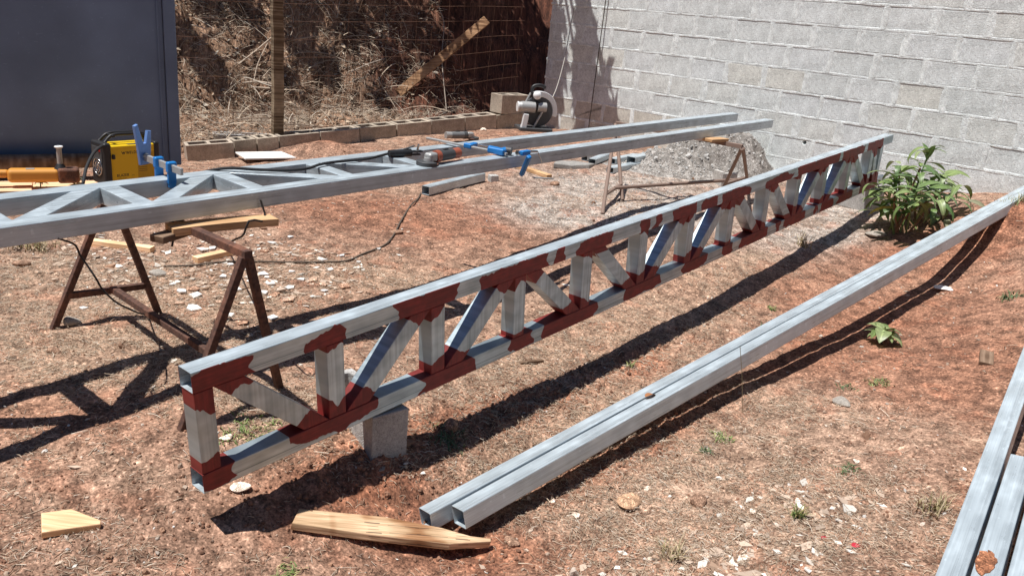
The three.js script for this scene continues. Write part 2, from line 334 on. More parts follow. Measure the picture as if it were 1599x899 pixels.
// ---- the standing truss with its primed joints
const LEN = 6, HT = .3967, CH = .0652, PITCH = .4614, FIRST = .0623, VW = .069;
const posts = []; for (let i = 0; i < 13; i++) posts.push([Math.max(.002, FIRST + PITCH * i - VW), FIRST + PITCH * i]); posts.push([5.742, 5.806]);
const LEAN = '\\//\\\\//\\\\//\\\\';                       // which way each diagonal runs
function diagonal(a, b, y0, y1, dir, w = .066) {         // slanted member between two posts, its ends cut level
  let th = .75, wd = 0; for (let i = 0; i < 30; i++) { wd = w / Math.sin(th); th = Math.atan2(y1 - y0, b - a - wd); }
  return dir === '/' ? [[a, y0], [a + wd, y0], [b, y1], [b - wd, y1]] : [[b - wd, y0], [b, y0], [a + wd, y1], [a, y1]];
}
function prism(poly, z0, z1, bev = .003) {
  const s = new THREE.Shape(poly.map(p => new THREE.Vector2(...p)));
  return at(new THREE.ExtrudeGeometry(s, { depth: z1 - z0 - 2 * bev, bevelEnabled: true, bevelSize: bev, bevelOffset: -bev, bevelThickness: bev, bevelSegments: 2, curveSegments: 2 }), 0, 0, z0 + bev);
}
const primed = (() => {                                  // where red-brown primer was brushed on, over the truss's face
  const xs = (list) => list;
  const chordTop = [], chordBot = [];
  const toS = (px, v) => {                               // picture column to metres along the truss
    const F = frameOf(V3(-.8655, -1.0203, -2.0319), .6883, .0615, .0138); let lo = -.3, hi = 6.5;
    for (let i = 0; i < 40; i++) { const m = (lo + hi) / 2, p = V3(m, -v, 0).applyMatrix4(F).project(camera); ((p.x + 1) / 2 * 1599 < px) ? lo = m : hi = m; } return lo;
  };
  const T = [[280, 396], [480, 547], [621, 716], [755, 857], [868, 884], [901, 955], [1000, 1017], [1023, 1033], [1053, 1090], [1098, 1121], [1126, 1172], [1196, 1239], [1249, 1311], [1318, 1352], [1356, 1381]];
  const B = [[300, 367], [456, 590], [658, 738], [795, 834], [851, 932], [972, 1032], [1067, 1101], [1130, 1144], [1158, 1198], [1213, 1219], [1224, 1258], [1270, 1276], [1281, 1300], [1308, 1331], [1343, 1370]];
  for (const [a, b] of T) chordTop.push([toS(a, .03), toS(b, .03)]);
  for (const [a, b] of B) chordBot.push([toS(a, HT - .03), toS(b, HT - .03)]);
  const nodesT = [], nodesB = [];
  for (let i = 0; i < 13; i++) { const a = posts[i][1], b = posts[i + 1][0]; if (LEAN[i] === '/') { nodesB.push(a + .03); nodesT.push(b - .03); } else { nodesT.push(a + .03); nodesB.push(b - .03); } }
  return (s, v) => {
    const rag = .055 * (fbm(s * 14, v * 19, 2, 401) - .5) + .010 * (fbm(s * 60, v * 60, 2, 405) - .5);
    const lob = (p, k) => .055 * (vnoise(v * 30 + p * 3.7, p * 11.3, 417 + k) - .5) + .010 * (vnoise(v * 75 + p, p * 5, 419 + k) - .5);
    const band = (L, d) => { for (let i = 0; i < L.length; i++) { const [a, b] = L[i], u = (s - a) / (b - a) * 2 - 1; if (u > -1.3 && u < 1.3) return d > CH * ([.16, .34, .02, .10, .0, .14, .05, .1, .04, .12][i % 10] * (.5 + 1.1 * Math.min(1, u * u)) + .30 * (vnoise(s * 24, 3.3, 425) - .62) + .10 * (vnoise(s * 90, 1.3, 427) - .5)); } return true; };
    const hit = L => L.some(([a, b]) => s > a + lob(a, 0) + rag * .35 && s < b + lob(b, 1) + rag * .35);
    if (v < CH) return hit(chordTop) && band(chordTop, v);
    if (v > HT - CH) return hit(chordBot) && band(chordBot, HT - v);
    const near = (L, r) => { let m = 0; for (const q of L) m = Math.max(m, 1 - Math.abs(s - q) / r); return clamp(m, 0, 1); };
    const brush = .014 * (vnoise(s * 45, v < HT / 2 ? 1 : 4, 411) - .35) + .007 * (vnoise(s * 130, v * 8, 413) - .5) + .034 * (vnoise(s * 16, v < HT / 2 ? 7 : 2, 415) - .5);
    const lt = .008 + .055 * near(nodesT, .10) + brush, lb = .028 + .05 * near(nodesB, .10) + brush;
    const first = s < .1 ? .05 : 0;
    return v - CH < lt + first || HT - CH - v < lb + first * .4;
  };
})();
const STRIP = 2.02, PXW = 2048, PXH = 1023;
const primerMap = tex(PXW, PXH + 1, (x, y) => {
  const row = Math.floor(y / 341), s = -.01 + (row + x / PXW) * STRIP, v = HT - ((y % 341) / 341) * HT;
  if (row < 3 && primed(s, v)) { const up = v > CH && v < HT - CH, k = 1 + .30 * (fbm(s * 40, v * 40, 3, 421) - .5) + .22 * ((up ? vnoise(s * 220, v * 20, 423) : vnoise(s * 20, v * 220, 423)) - .5); return [124 * k, 41 * k, 37 * k]; }
  const up = v > CH && v < HT - CH, k = 192 + ((up ? fbm(s * 110, v * 3, 3, 431) : fbm(s * 2.2, v * 110, 3, 431)) - .5) * 56 + (fbm(s * 16, v * 30, 3, 433) - .5) * 40 - (Math.abs(v - .047) < .0016 || Math.abs(v - HT + .022) < .0016 ? 40 : 0); return [k - 16, k - 2, k + 4];
}, true, false);
const primerMR = tex(PXW / 2, 512, (x, y) => {           // green roughness, blue metalness
  const yy = y * 2, row = Math.floor(yy / 341), s = -.01 + (row + x * 2 / PXW) * STRIP, v = HT - ((yy % 341) / 341) * HT;
  if (row < 3 && primed(s, v)) return [0, 165, 0];
  return [0, 142 + (fbm(s * 12, v * 40, 3, 441) - .5) * 80, 205];
}, false, false);
const zincPrimed = std({ map: primerMap, roughnessMap: primerMR, metalnessMap: primerMR, roughness: .95, metalness: 1, color: 0xffffff });
function faceUV(g, topBare) {                            // map a member into the strips of the face's map
  g = g.index ? g.toNonIndexed() : g; const p = g.attributes.position, n = g.attributes.normal, uv = new Float32Array(p.count * 2);
  for (let t = 0; t < p.count; t += 3) {
    const mid = (p.getX(t) + p.getX(t + 1) + p.getX(t + 2)) / 3, row = clamp(Math.floor((mid + .01) / STRIP), 0, 2);
    for (let i = t; i < t + 3; i++) {
      let v = HT - p.getY(i);                             // from the truss's top
      if (topBare && Math.abs(n.getY(i)) > .75) v = clamp(v < CH ? v + .0015 : v, .0015, HT - .0015);
      uv[2 * i] = clamp((p.getX(i) + .01 - row * STRIP) / STRIP, .0006, .9994); uv[2 * i + 1] = (row * 341 + clamp((1 - v / HT) * 341, 1.5, 339.5)) / 1024;
    }
  }
  g.setAttribute('uv', new THREE.BufferAttribute(uv, 2)); return g;
}
const standing = thing('standing_roof_truss', 'steel roof truss standing on edge on concrete blocks, its joints daubed with red brown primer', 'truss');
{
  const F = frameOf(V3(-.86553, -1.02026, -2.03194), .688278, .0614838, .0137785).multiply(new THREE.Matrix4().makeTranslation(0, -HT, 0));
  place(standing, F);
  // y here runs up from the truss's underside
  const chord = top => {
    let g = at(tubeGeo(LEN, TW, CH), 0, top ? HT : CH, 0); g = g.index ? g.toNonIndexed() : g;
    return g;
  };
  const cutAt = [0, STRIP - .01, 2 * STRIP - .01, LEN];  // three lengths so that no triangle crosses a strip of the map
  for (const top of [true, false]) {
    const gs = [], bare = [];
    for (let k = 0; k < 3; k++) {
      const L = cutAt[k + 1] - cutAt[k], g0 = at(tubeGeo(L, TW, CH), cutAt[k], top ? HT : CH, 0), g = g0.index ? g0.toNonIndexed() : g0;
      const P = g.attributes.position, N = g.attributes.normal, keep = [], keepN = [], b = [], bN = [];
      for (let t = 0; t < P.count; t += 3) {
        const nx = N.getX(t), cx = (P.getX(t) + P.getX(t + 1) + P.getX(t + 2)) / 3, ny = N.getY(t);
        if (Math.abs(nx) > .9 && cx > .001 && cx < LEN - .001) continue;    // inner butt faces between lengths
        const cy = (P.getY(t) + P.getY(t + 1) + P.getY(t + 2)) / 3 - (top ? HT - CH : 0), cz = -(P.getZ(t) + P.getZ(t + 1) + P.getZ(t + 2)) / 3, inner = cy > .0015 && cy < CH - .0015 && cz > .0015 && cz < TW - .0015 && Math.abs(nx) < .5;
        const isBare = (ny > .85 && top) || inner;                                      // the top chord's upper side stays unpainted
        for (let i = t; i < t + 3; i++) { (isBare ? b : keep).push(P.getX(i), P.getY(i), P.getZ(i)); (isBare ? bN : keepN).push(N.getX(i), N.getY(i), N.getZ(i)); }
      }
      const mk = (p, n) => { const q = new THREE.BufferGeometry(); q.setAttribute('position', new THREE.Float32BufferAttribute(p, 3)); q.setAttribute('normal', new THREE.Float32BufferAttribute(n, 3)); return q; };
      gs.push(faceUV(mk(keep, keepN), true)); if (b.length) bare.push(lengthUV(mk(b, bN)));
    }
    const m = part(top ? 'top_chord' : 'bottom_chord', merge(gs), zincPrimed, standing);
    if (bare.length) part('bare_steel', merge(bare), zinc, m);
  }
  posts.forEach(([a, b]) => part('vertical_web', faceUV(prism([[a, CH + .0005], [b, CH + .0005], [b, HT - CH - .0005], [a, HT - CH - .0005]], -TW + .0012, -.0012)), zincPrimed, standing));
  for (let i = 0; i < 13; i++) part('diagonal_web', faceUV(prism(diagonal(posts[i][1] + .001, posts[i + 1][0] - .001, CH + .0005, HT - CH - .0005, LEAN[i]), -TW + .0018, -.0018)), zincPrimed, standing);
}
// ---- the truss being welded, lying flat on the sawhorses
const lying = thing('flat_roof_truss', 'bare galvanised steel truss lying flat across two rusty sawhorses, its right end still without webs', 'truss');
const FLAT = frameOf(V3(2.072, -.658, -7.019 + 0), .666, .017, -.026);
const WF = .394;
{
  place(lying, FLAT);
  const L = 7.0;
  part('near_chord', lengthUV(at(tubeGeo(L, TW, .0655), -L, 0, 0)), zinc, lying);
  part('far_chord', lengthUV(at(tubeGeo(L, TW, .0655), -L - .0, 0, -(WF - TW))), zinc, lying);
  const inner0 = -TW - .0005, inner1 = -(WF - TW) + .0005;
  const web = poly => { const g = prism(poly, -.0635, -.001); g.applyMatrix4(new THREE.Matrix4().makeRotationX(-Math.PI / 2)); return boxUV(g, 1.3); };
  // in the truss's plane: x along, second value across, 0 at the near chord's outer face
  const y0 = -inner0, y1 = -inner1, R = [];
  const perps = [-6.80, -6.34, -5.885, -5.425, -4.965, -4.505, -4.045];
  perps.forEach(s => part('cross_web', web([[s - .035, y0], [s + .034, y0], [s + .034, y1], [s - .035, y1]]), zinc, lying));
  const dirs = '\\\\//\\\\';
  for (let i = 0; i + 1 < perps.length; i++) part('diagonal_web', web(diagonal(perps[i] + .036, perps[i + 1] - .037, y0, y1, dirs[i])), zinc, lying);
}
const flatPoint = (s, v, d) => V3(s, -v, -d).applyMatrix4(FLAT);
const standPoint = (s, v, d) => V3(s, -v, -d).applyMatrix4(frameOf(V3(-.86553, -1.02026, -2.03194), .688278, .0614838, .0137785));
// ---- loose tubes on the ground
function looseTube(label, group, F, L, w, h) { const t = solo('steel_tube', lengthUV(at(tubeGeo(L, w, h), 0, 0, 0)), zinc, label, 'steel tube', [0, 0, 0], 0, group); place(t, F); return t; }
// ---------------------------------------------------------------- shared materials for the rest
const woodTex = mirror(tex(512, 256, (x, y) => { const u = x / 512, v = y / 256; const w = fbm(u * 2, v * 2, 2, 501, 2) * 3, g = fbm(u * 3, v * 34 + w, 3, 503), k = 180 + (g - .5) * 76 + (vnoise(u * 8, v * 120, 505) - .5) * 40; return [k + 36, k + 6, k - 30]; }));
const woodOld = mirror(tex(512, 256, (x, y) => { const u = x / 512, v = y / 256; const g = fbm(u * 3, v * 40, 3, 513), s = fbm(u * 5, v * 5, 3, 515, 5), k = 150 + (g - .5) * 120 + (s - .5) * 90; return [k + 10, k - 12, k - 30]; }));
const grainBump = mirror(tex(512, 256, (x, y) => { const u = x / 512, v = y / 256, k = 255 * fbm(u * 3, v * 46, 3, 523); return [k, k, k]; }, false));
const pine = std({ map: woodTex, bumpMap: grainBump, bumpScale: .002, roughness: .85, color: lin(1.28, 1.16, 1.06) });
const pineTan = std({ map: woodTex, bumpMap: grainBump, bumpScale: .002, roughness: .85, color: lin(.80, .68, .55) });
const wornTex = mirror(tex(512, 256, (x, y) => { const u = x / 512, v = y / 256, w = fbm(u * 2, v * 2, 2, 501, 2) * 3, g = fbm(u * 3, v * 34 + w, 3, 503), st = smooth(.52, .66, fbm(u * 4, v * 3, 3, 507, 4)), k = 190 + (g - .5) * 100 + (vnoise(u * 8, v * 120, 505) - .5) * 40; const crack = vnoise(u * 3, v * 70, 509) > .9 ? .55 : 1; return [(k + 14 - st * 34) * crack, (k - 14 - st * 46) * crack, (k - 46 - st * 48) * crack]; }));
const pineWorn = std({ map: wornTex, bumpMap: grainBump, bumpScale: .002, roughness: .88, color: lin(.95, .88, .80) });
const oldWood = std({ map: woodOld, bumpMap: grainBump, bumpScale: .003, roughness: .92, color: lin(.62, .55, .48) });
const postWood = std({ map: woodOld, bumpMap: grainBump, bumpScale: .003, roughness: .95, color: lin(.55, .55, .46) });
const rustTex = tex(512, 512, (x, y) => { const u = x / 512, v = y / 512, a = fbm(u * 10, v * 10, 4, 531, 10), b = vnoise(u * 120, v * 120, 533, 120); const t = smooth(.35, .65, a); return [mix(92, 124, t) + (b - .5) * 40, mix(66, 84, t) + (b - .5) * 28, mix(56, 66, t) + (b - .5) * 22]; });
const rust = std({ map: rustTex, bumpMap: rustTex, bumpScale: .001, roughness: .85, metalness: .15 });
const rustPale = std({ bumpMap: rustTex, bumpScale: .001, roughness: .8, metalness: .1, color: lin(.25, .175, .14) });
const black = std({ color: lin(.018, .018, .02), roughness: .5 }), rubber = std({ color: lin(.022, .022, .024), roughness: .8 }), darkGrey = std({ color: lin(.06, .062, .065), roughness: .55 });
const steel = std({ color: lin(.55, .55, .54), metalness: .9, roughness: .38, roughnessMap: streakR }), castGrey = std({ color: lin(.42, .42, .41), metalness: .4, roughness: .5 }), whitePaint = std({ color: lin(.78, .79, .79), roughness: .45 });
const blue = std({ color: lin(.015, .19, .52), roughness: .42 }), orange = std({ color: lin(.62, .27, .04), roughness: .6 }), orangeRed = std({ color: lin(.34, .09, .05), roughness: .5 });
const yellow = std({ color: lin(.80, .52, .008), roughness: .42 }), red = std({ color: lin(.5, .02, .02), roughness: .4 });
const palePly = std({ map: woodTex, roughness: .9, color: lin(1.15, 1.05, 1.0) });
const onFlat = (px, py, h = 0) => {                      // point on the flat truss's upper plane, h above it
  const n = V3(0, 1, 0).transformDirection(FLAT), o = V3(0, h, 0).applyMatrix4(FLAT), s = sight(px, py); return s.multiplyScalar(o.clone().sub(eye).dot(n) / s.dot(n)).add(eye);
};
const basis = (o, x, y, z) => new THREE.Matrix4().makeBasis(x, y, z).setPosition(o);
function stand(group, m) { m.decompose(group.position, group.quaternion, group.scale); return group; }
const flatTurn = new THREE.Quaternion().setFromRotationMatrix(FLAT);
const dirXZ = (a, b) => Math.atan2(-(b.z - a.z), b.x - a.x);   // rotation.y that turns +x from a towards b

// ---------------------------------------------------------------- loose tubes on the ground
{
  const A = V3(-.095, -1.6, -2.353), yaw = .814, slope = .133, FA = frameOf(A, yaw, slope, .20), e = new THREE.Vector3().setFromMatrixColumn(FA, 0), u = new THREE.Vector3().setFromMatrixColumn(FA, 1), n = new THREE.Vector3().setFromMatrixColumn(FA, 2);
  looseTube('front one of the two long steel tubes lying side by side, nearest the photographer', 'pair of long tubes on the red earth', FA, 6.1, .0675, .0695);
  const B = A.clone().addScaledVector(e, -.083).addScaledVector(n, -.0775).addScaledVector(u, .004);
  looseTube('rear one of the two long steel tubes lying side by side, nearer the standing truss', 'pair of long tubes on the red earth', frameOf(B, yaw, slope - .003, .18), 6.1, .0675, .0675);
  const R = V3(.875, -1.456, -1.277), FR = frameOf(R, .613, .101, .17), er = new THREE.Vector3().setFromMatrixColumn(FR, 0), nr = new THREE.Vector3().setFromMatrixColumn(FR, 2), ur = new THREE.Vector3().setFromMatrixColumn(FR, 1);
  const back = p => p.clone(), endAt = (F, py) => { let s = 0; for (; s < 4; s += .01) { const p = V3(s, 0, -.07).applyMatrix4(F).project(camera); if (p.z < 1 && (1 - p.y) / 2 * 899 < py && s > 1.0) break; } return s; };
  const t1 = back(R).addScaledVector(er, -1.2);
  looseTube('bright steel tube in the bottom right corner, longest and leftmost of three', 'three tubes in the bottom right corner', frameOf(t1, .613, .101, .17), 5, .070, .067);
  const t2 = R.clone().addScaledVector(er, -1.2).addScaledVector(nr, .080).addScaledVector(ur, -.006);
  looseTube('bright steel tube with a patch of red mud, middle of three at bottom right', 'three tubes in the bottom right corner', frameOf(t2, .613, .101, .15), endAt(frameOf(t2, .613, .101, .15), 709), .070, .067);
  const t3 = R.clone().addScaledVector(er, -1.2).addScaledVector(nr, .162).addScaledVector(ur, -.010);
  looseTube('steel tube showing only a sliver at the very bottom right corner', 'three tubes in the bottom right corner', frameOf(t3, .613, .101, .15), endAt(frameOf(t3, .613, .101, .15), 690), .070, .067);
  const mud = new THREE.Shape(); for (let i = 0; i <= 26; i++) { const a = i / 26 * Math.PI * 2, r = .022 + .010 * vnoise(i * .7, 3, 7); mud[i ? 'lineTo' : 'moveTo'](Math.cos(a) * r * 2.0, Math.sin(a) * r * .9); }
  const m = jitter(at(new THREE.ExtrudeGeometry(mud, { depth: .003, bevelEnabled: true, bevelSize: .003, bevelThickness: .002, bevelSegments: 1 }), 0, 0, 0, -Math.PI / 2), .004, 90, 3);
  const mp = solo('mud_patch', boxUV(m, 2), std({ map: soilTex, color: lin(1.2, .56, .31), roughness: 1 }), 'patch of red mud stuck on the middle tube in the bottom right corner', 'mud');
  place(mp, frameOf(t2, .613, .101, .15), endAt(frameOf(t2, .613, .101, .15), 876), .001, -.045);
}
// ---------------------------------------------------------------- concrete blocks under the standing truss, hollow block row
const blockGrey = concrete(.80, .78, .76), rowMat = [concrete(.90, .76, .62), concrete(.82, .70, .56), concrete(.96, .81, .65), concrete(.78, .66, .54)];
const hollowGeo = (() => {                               // hollow block 0.40 x 0.19 x 0.15 with two cores, standing on its base
  const f = (L, D, H, wallT) => {
    const s = new THREE.Shape(); s.moveTo(-L / 2, -D / 2); s.lineTo(L / 2, -D / 2); s.lineTo(L / 2, D / 2); s.lineTo(-L / 2, D / 2); s.closePath();
    for (const c of [-1, 1]) { const h = new THREE.Path(), cx = c * (L / 4 - wallT * .25), hw = L / 4 - wallT * .75, hd = D / 2 - wallT, q = .012; h.moveTo(cx - hw + q, -hd); h.lineTo(cx + hw - q, -hd); h.quadraticCurveTo(cx + hw, -hd, cx + hw, -hd + q); h.lineTo(cx + hw, hd - q); h.quadraticCurveTo(cx + hw, hd, cx + hw - q, hd); h.lineTo(cx - hw + q, hd); h.quadraticCurveTo(cx - hw, hd, cx - hw, hd - q); h.lineTo(cx - hw, -hd + q); h.quadraticCurveTo(cx - hw, -hd, cx - hw + q, -hd); s.holes.push(h); }
    const g = new THREE.ExtrudeGeometry(s, { depth: H - .006, bevelEnabled: true, bevelSize: .003, bevelOffset: -.003, bevelThickness: .003, bevelSegments: 1, curveSegments: 3 });
    return boxUV(jitter(at(g, 0, .003, 0, -Math.PI / 2), .004, 23, 9), 2);
  };
  return f;
})();
{
  const g = hollowGeo(.40, .15, .195, .03), w1 = level(578, 727, EYE - 1.572), w2 = level(638, 713, EYE - 1.572), side = w2.clone().sub(w1).setY(0).normalize(), back = V3(side.z, 0, -side.x);
  const turned = V3(-.675, 0, -.738), across = V3(.738, 0, -.675), c1 = w1.clone().addScaledVector(across, .075).addScaledVector(turned, .195);
  const b1 = solo('concrete_block', g, blockGrey, 'grey hollow concrete block propping the near end of the primed truss', 'concrete block', [c1.x, EYE - 1.575, c1.z], Math.atan2(-turned.z, turned.x), 'blocks under the standing truss');
  const w3 = level(1356, 331, EYE - 1.262), c2 = w3.clone().addScaledVector(side, .075).addScaledVector(back, .19);
  const b2 = solo('concrete_block', g, blockGrey, 'grey concrete block propping the far end of the primed truss beside the leafy bush', 'concrete block', [c2.x, EYE - 1.272, c2.z], Math.atan2(-back.z, back.x) + .05, 'blocks under the standing truss');
}
const ROW0 = V3(-2.89, 0, -6.95), ROWE = V3(.79, 0, -.613).normalize(), ROWB = V3(-ROWE.z * -1, 0, -ROWE.x).set(-.613, 0, -.79).normalize();
const rowTop = t => EYE + mix(-1.325, -1.045, clamp(t / 3.3, 0, 1)) ;
{
  const R = rng(77), ord = ['first', 'second', 'third', 'fourth', 'fifth', 'sixth', 'seventh', 'eighth', 'ninth', 'tenth'];
  const g = [hollowGeo(.395, .19, .2, .03), hollowGeo(.195, .19, .2, .03)];
  let t = 0; const lens = [.4, .2, .2, .4, .4, .4, .4, .4, .4, .4];
  lens.forEach((L, i) => {
    const c = ROW0.clone().addScaledVector(ROWE, t + L / 2).addScaledVector(ROWB, .095 + .012 * R() + (i === 0 ? -.03 : 0)); t += L + .006;
    const hb = solo('hollow_block', g[L < .3 ? 1 : 0], rowMat[i % 4], `${ord[i]} hollow concrete block from the left in the edging row below the bank`, 'concrete block', [c.x, rowTop(t - L / 2) - .2, c.z], Math.atan2(-ROWE.z, ROWE.x) + (R() - .5) * .05 + (i === 0 ? -.12 : 0), 'hollow blocks edging the bank'); hb.rotation.order = 'YXZ'; hb.rotation.z = .080;
  });
  const e = deep(795, 170, 9.0);
  solo('hollow_block', g[0], rowMat[0], 'hollow concrete block set on top of the row beside the chop saw', 'concrete block', [e.x, rowTop(3.5) + .002, e.z], Math.atan2(-ROWE.z, ROWE.x) + .1, 'hollow blocks edging the bank');
  const b = deep(375, 214, 7.75);
  solo('hollow_block', hollowGeo(.5, .16, .12, .03), blockGrey, 'pale hollow block lying behind the left end of the edging row', 'concrete block', [b.x, rowTop(.3) - .13, b.z], Math.atan2(-ROWE.z, ROWE.x) - .3);
}
// ---------------------------------------------------------------- sawhorses
function sawhorse(label, L, Rr, feet, w, mat, pipe) {
  const base = L.clone().add(Rr).multiplyScalar(.5); base.y = Math.min(...feet.map(f => f.y));
  const t = thing('sawhorse', label, 'sawhorse', base, 0, 'rusty steel sawhorses'), q = p => p.clone().sub(base), e = Rr.clone().sub(L).normalize();
  const mem = (a, b, up) => pipe ? rod(a, b, w / 2, w / 2, 12) : bar(a, b, w, w, up || e, .003);
  part('top_bar', pipe ? bar(q(L), q(Rr), w, w * 1.1) : bar(q(L).addScaledVector(e, -.03), q(Rr).addScaledVector(e, .02), w * 1.15, w * 1.1), mat, t);
  const brace = [];
  [[L, 0], [L, 1], [Rr, 2], [Rr, 3]].forEach(([a, i]) => {
    const top = q(a).add(V3(0, -w * .4, 0)).addScaledVector(feet[i].clone().sub(feet[i ^ 1]).setY(0).normalize(), w * .35);
    part('leg', mem(top, q(feet[i])), mat, t); brace.push(top.clone().lerp(q(feet[i]), pipe ? .8 : .745));
  });
  part('cross_brace', mem(brace[0], brace[1]), mat, t); part('cross_brace', mem(brace[2], brace[3]), mat, t);
  part('stretcher', mem(brace[0].clone().lerp(brace[1], .55).add(V3(0, w * .2, 0)), brace[2].clone().lerp(brace[3], .5).add(V3(0, w * .2, 0))), mat, t);
  return t;
}
{
  const L = level(169, 300, EYE - .855), Rr = level(383, 396, EYE - .845);
  sawhorse('rusty brown steel sawhorse under the left end of the flat truss', L, Rr, [on(82, 513), on(247, 486), on(283, 668), on(436, 607)].map(p => p.add(V3(0, -.005, 0))), .027, rust, false);
  const L2 = level(962, 192, EYE - .775), R2 = level(1160, 229, EYE - .775);
  sawhorse('pale rusty pipe sawhorse under the right part of the flat truss', L2, R2, [on(941, 334), on(972, 312), on(1128, 297), on(1168, 286)], .028, rustPale, true);
}
// ---------------------------------------------------------------- timber
function board(name, label, c, L, w, t, turn, mat, tilt = 0, cat = 'wood', seed = 1) {
  const b = solo(name, boxUV(jitter(rbox(L, t, w, .003, 2), .004, 11, seed), 2.2), mat, label, cat, [c.x, c.y + t / 2, c.z], turn); b.rotation.z = tilt; b.rotation.order = 'YXZ'; return b;
}
{
  const chordTurn = Math.atan2(Math.cos(.666), Math.sin(.666));
  const under = (s, d, y) => flatPoint(s, .0655 + y, d);
  { const c = under(-5.17, -.025, .031); const g = new THREE.BoxGeometry(.40, .028, .085, 14, 1, 1), p = g.attributes.position; for (let i = 0; i < p.count; i++) { const x = p.getX(i); p.setY(i, p.getY(i) - .10 * x * x); } g.computeVertexNormals();
    const b = solo('wood_plank', boxUV(g, 2.2), pineTan, 'curved tan plank shimming the flat truss on the left sawhorse', 'wood', c, chordTurn - .17); }
  board('wood_plank', 'dark plank under the curved tan plank on the left sawhorse', under(-5.36, .0, .062), .16, .06, .026, chordTurn + .35, oldWood, 0, 'wood', 3);
  const mid = (a, b) => a.clone().add(b).multiplyScalar(.5);
  const lay = (name, label, ax, ay, bx, by, w, t, mat, seed, extra = 0) => { const a = on(ax, ay), b = on(bx, by), c = mid(a, b); const o = board(name, label, V3(c.x, Math.max(a.y, b.y, c.y) - .006, c.z), a.distanceTo(b) + extra, w, t, dirXZ(a, b), mat, (b.y - a.y) / a.distanceTo(b), 'wood', seed); return o; };
  lay('wood_offcut', 'short pale timber offcut lying by the top bar of the left sawhorse', 304, 409, 366, 394, .05, .035, pine, 5);
  lay('wood_offcut', 'pale timber offcut lying behind the left sawhorse legs', 137, 380, 238, 393, .05, .035, pine, 7);
  lay('wood_stick', 'short brown stick of wood lying under the middle of the standing truss', 812, 567, 848, 562, .02, .014, oldWood, 9);
  lay('wood_offcut', 'thin pale wood strip lying by the blue clamp beyond the flat truss', 800, 258, 858, 277, .06, .03, pineTan, 11);
  lay('wood_batten', 'reddish wood batten lying along the foot of the block wall', 946, 183, 1010, 192, .06, .04, oldWood, 13);
  { const c = level(1118, 220, EYE - .76); board('wood_shim', 'orange brown wood shim on the top bar of the right sawhorse', V3(c.x, EYE - .762, c.z), .20, .09, .022, chordTurn - .2, pineTan, 0, 'wood', 15); }
  { const p = on(1541, 561); const b = board('wood_block', 'weathered brown wood block half sunk in red earth by the right edge', p.clone().add(V3(0, -.004, 0)), .155, .062, .022, dirXZ(on(1540, 581), on(1542, 541)), oldWood, .1, 'wood', 17); }
  // traced outlines laid on the earth at their own place, with thickness
  const slab = (name, label, px, t, lift, mat, seed) => {
    let l = px[0], r = px[0]; for (const p of px) { if (p[0] < l[0]) l = p; if (p[0] > r[0]) r = p; }
    const yl = on(...l).y + t + lift, yr = on(...r).y + t + lift, Q = px.map(p => level(p[0], p[1], mix(yl, yr, (p[0] - l[0]) / (r[0] - l[0]))));
    const c = Q.reduce((a, b) => a.clone().add(b), V3(0, 0, 0)).multiplyScalar(1 / Q.length), x = Q[px.indexOf(r)].clone().sub(Q[px.indexOf(l)]).normalize(), z = x.clone().cross(V3(0, 1, 0)).normalize(), y = z.clone().cross(x);
    const s = new THREE.Shape(Q.map(q => { const o = q.clone().sub(c); return new THREE.Vector2(o.dot(x), -o.dot(z)); }));
    const g = boxUV(jitter(at(new THREE.ExtrudeGeometry(s, { depth: t - .006, bevelEnabled: true, bevelSize: .003, bevelOffset: -.003, bevelThickness: .003, bevelSegments: 2 }), 0, -t + .003, 0, -Math.PI / 2), .003, 14, seed), 2.2);
    const o = solo(name, g, mat, label, 'wood'); stand(o, basis(c, x, y, z)); return o;
  };
  slab('wood_plank', 'long weathered plank with a pointed end lying before the pair of tubes', [[467, 793], [600, 806], [690, 823], [735, 836], [767, 840], [767, 845], [733, 847], [703, 849], [580, 835], [456, 815]], .026, .004, pineWorn, 21);
  slab('wood_offcut', 'small pale five sided board offcut at the lower left', [[63, 801], [111, 795], [157, 812], [156, 817], [64, 829]], .022, -.004, pine, 23);
  // leaning plank on the bank is set further down, with the bank
}
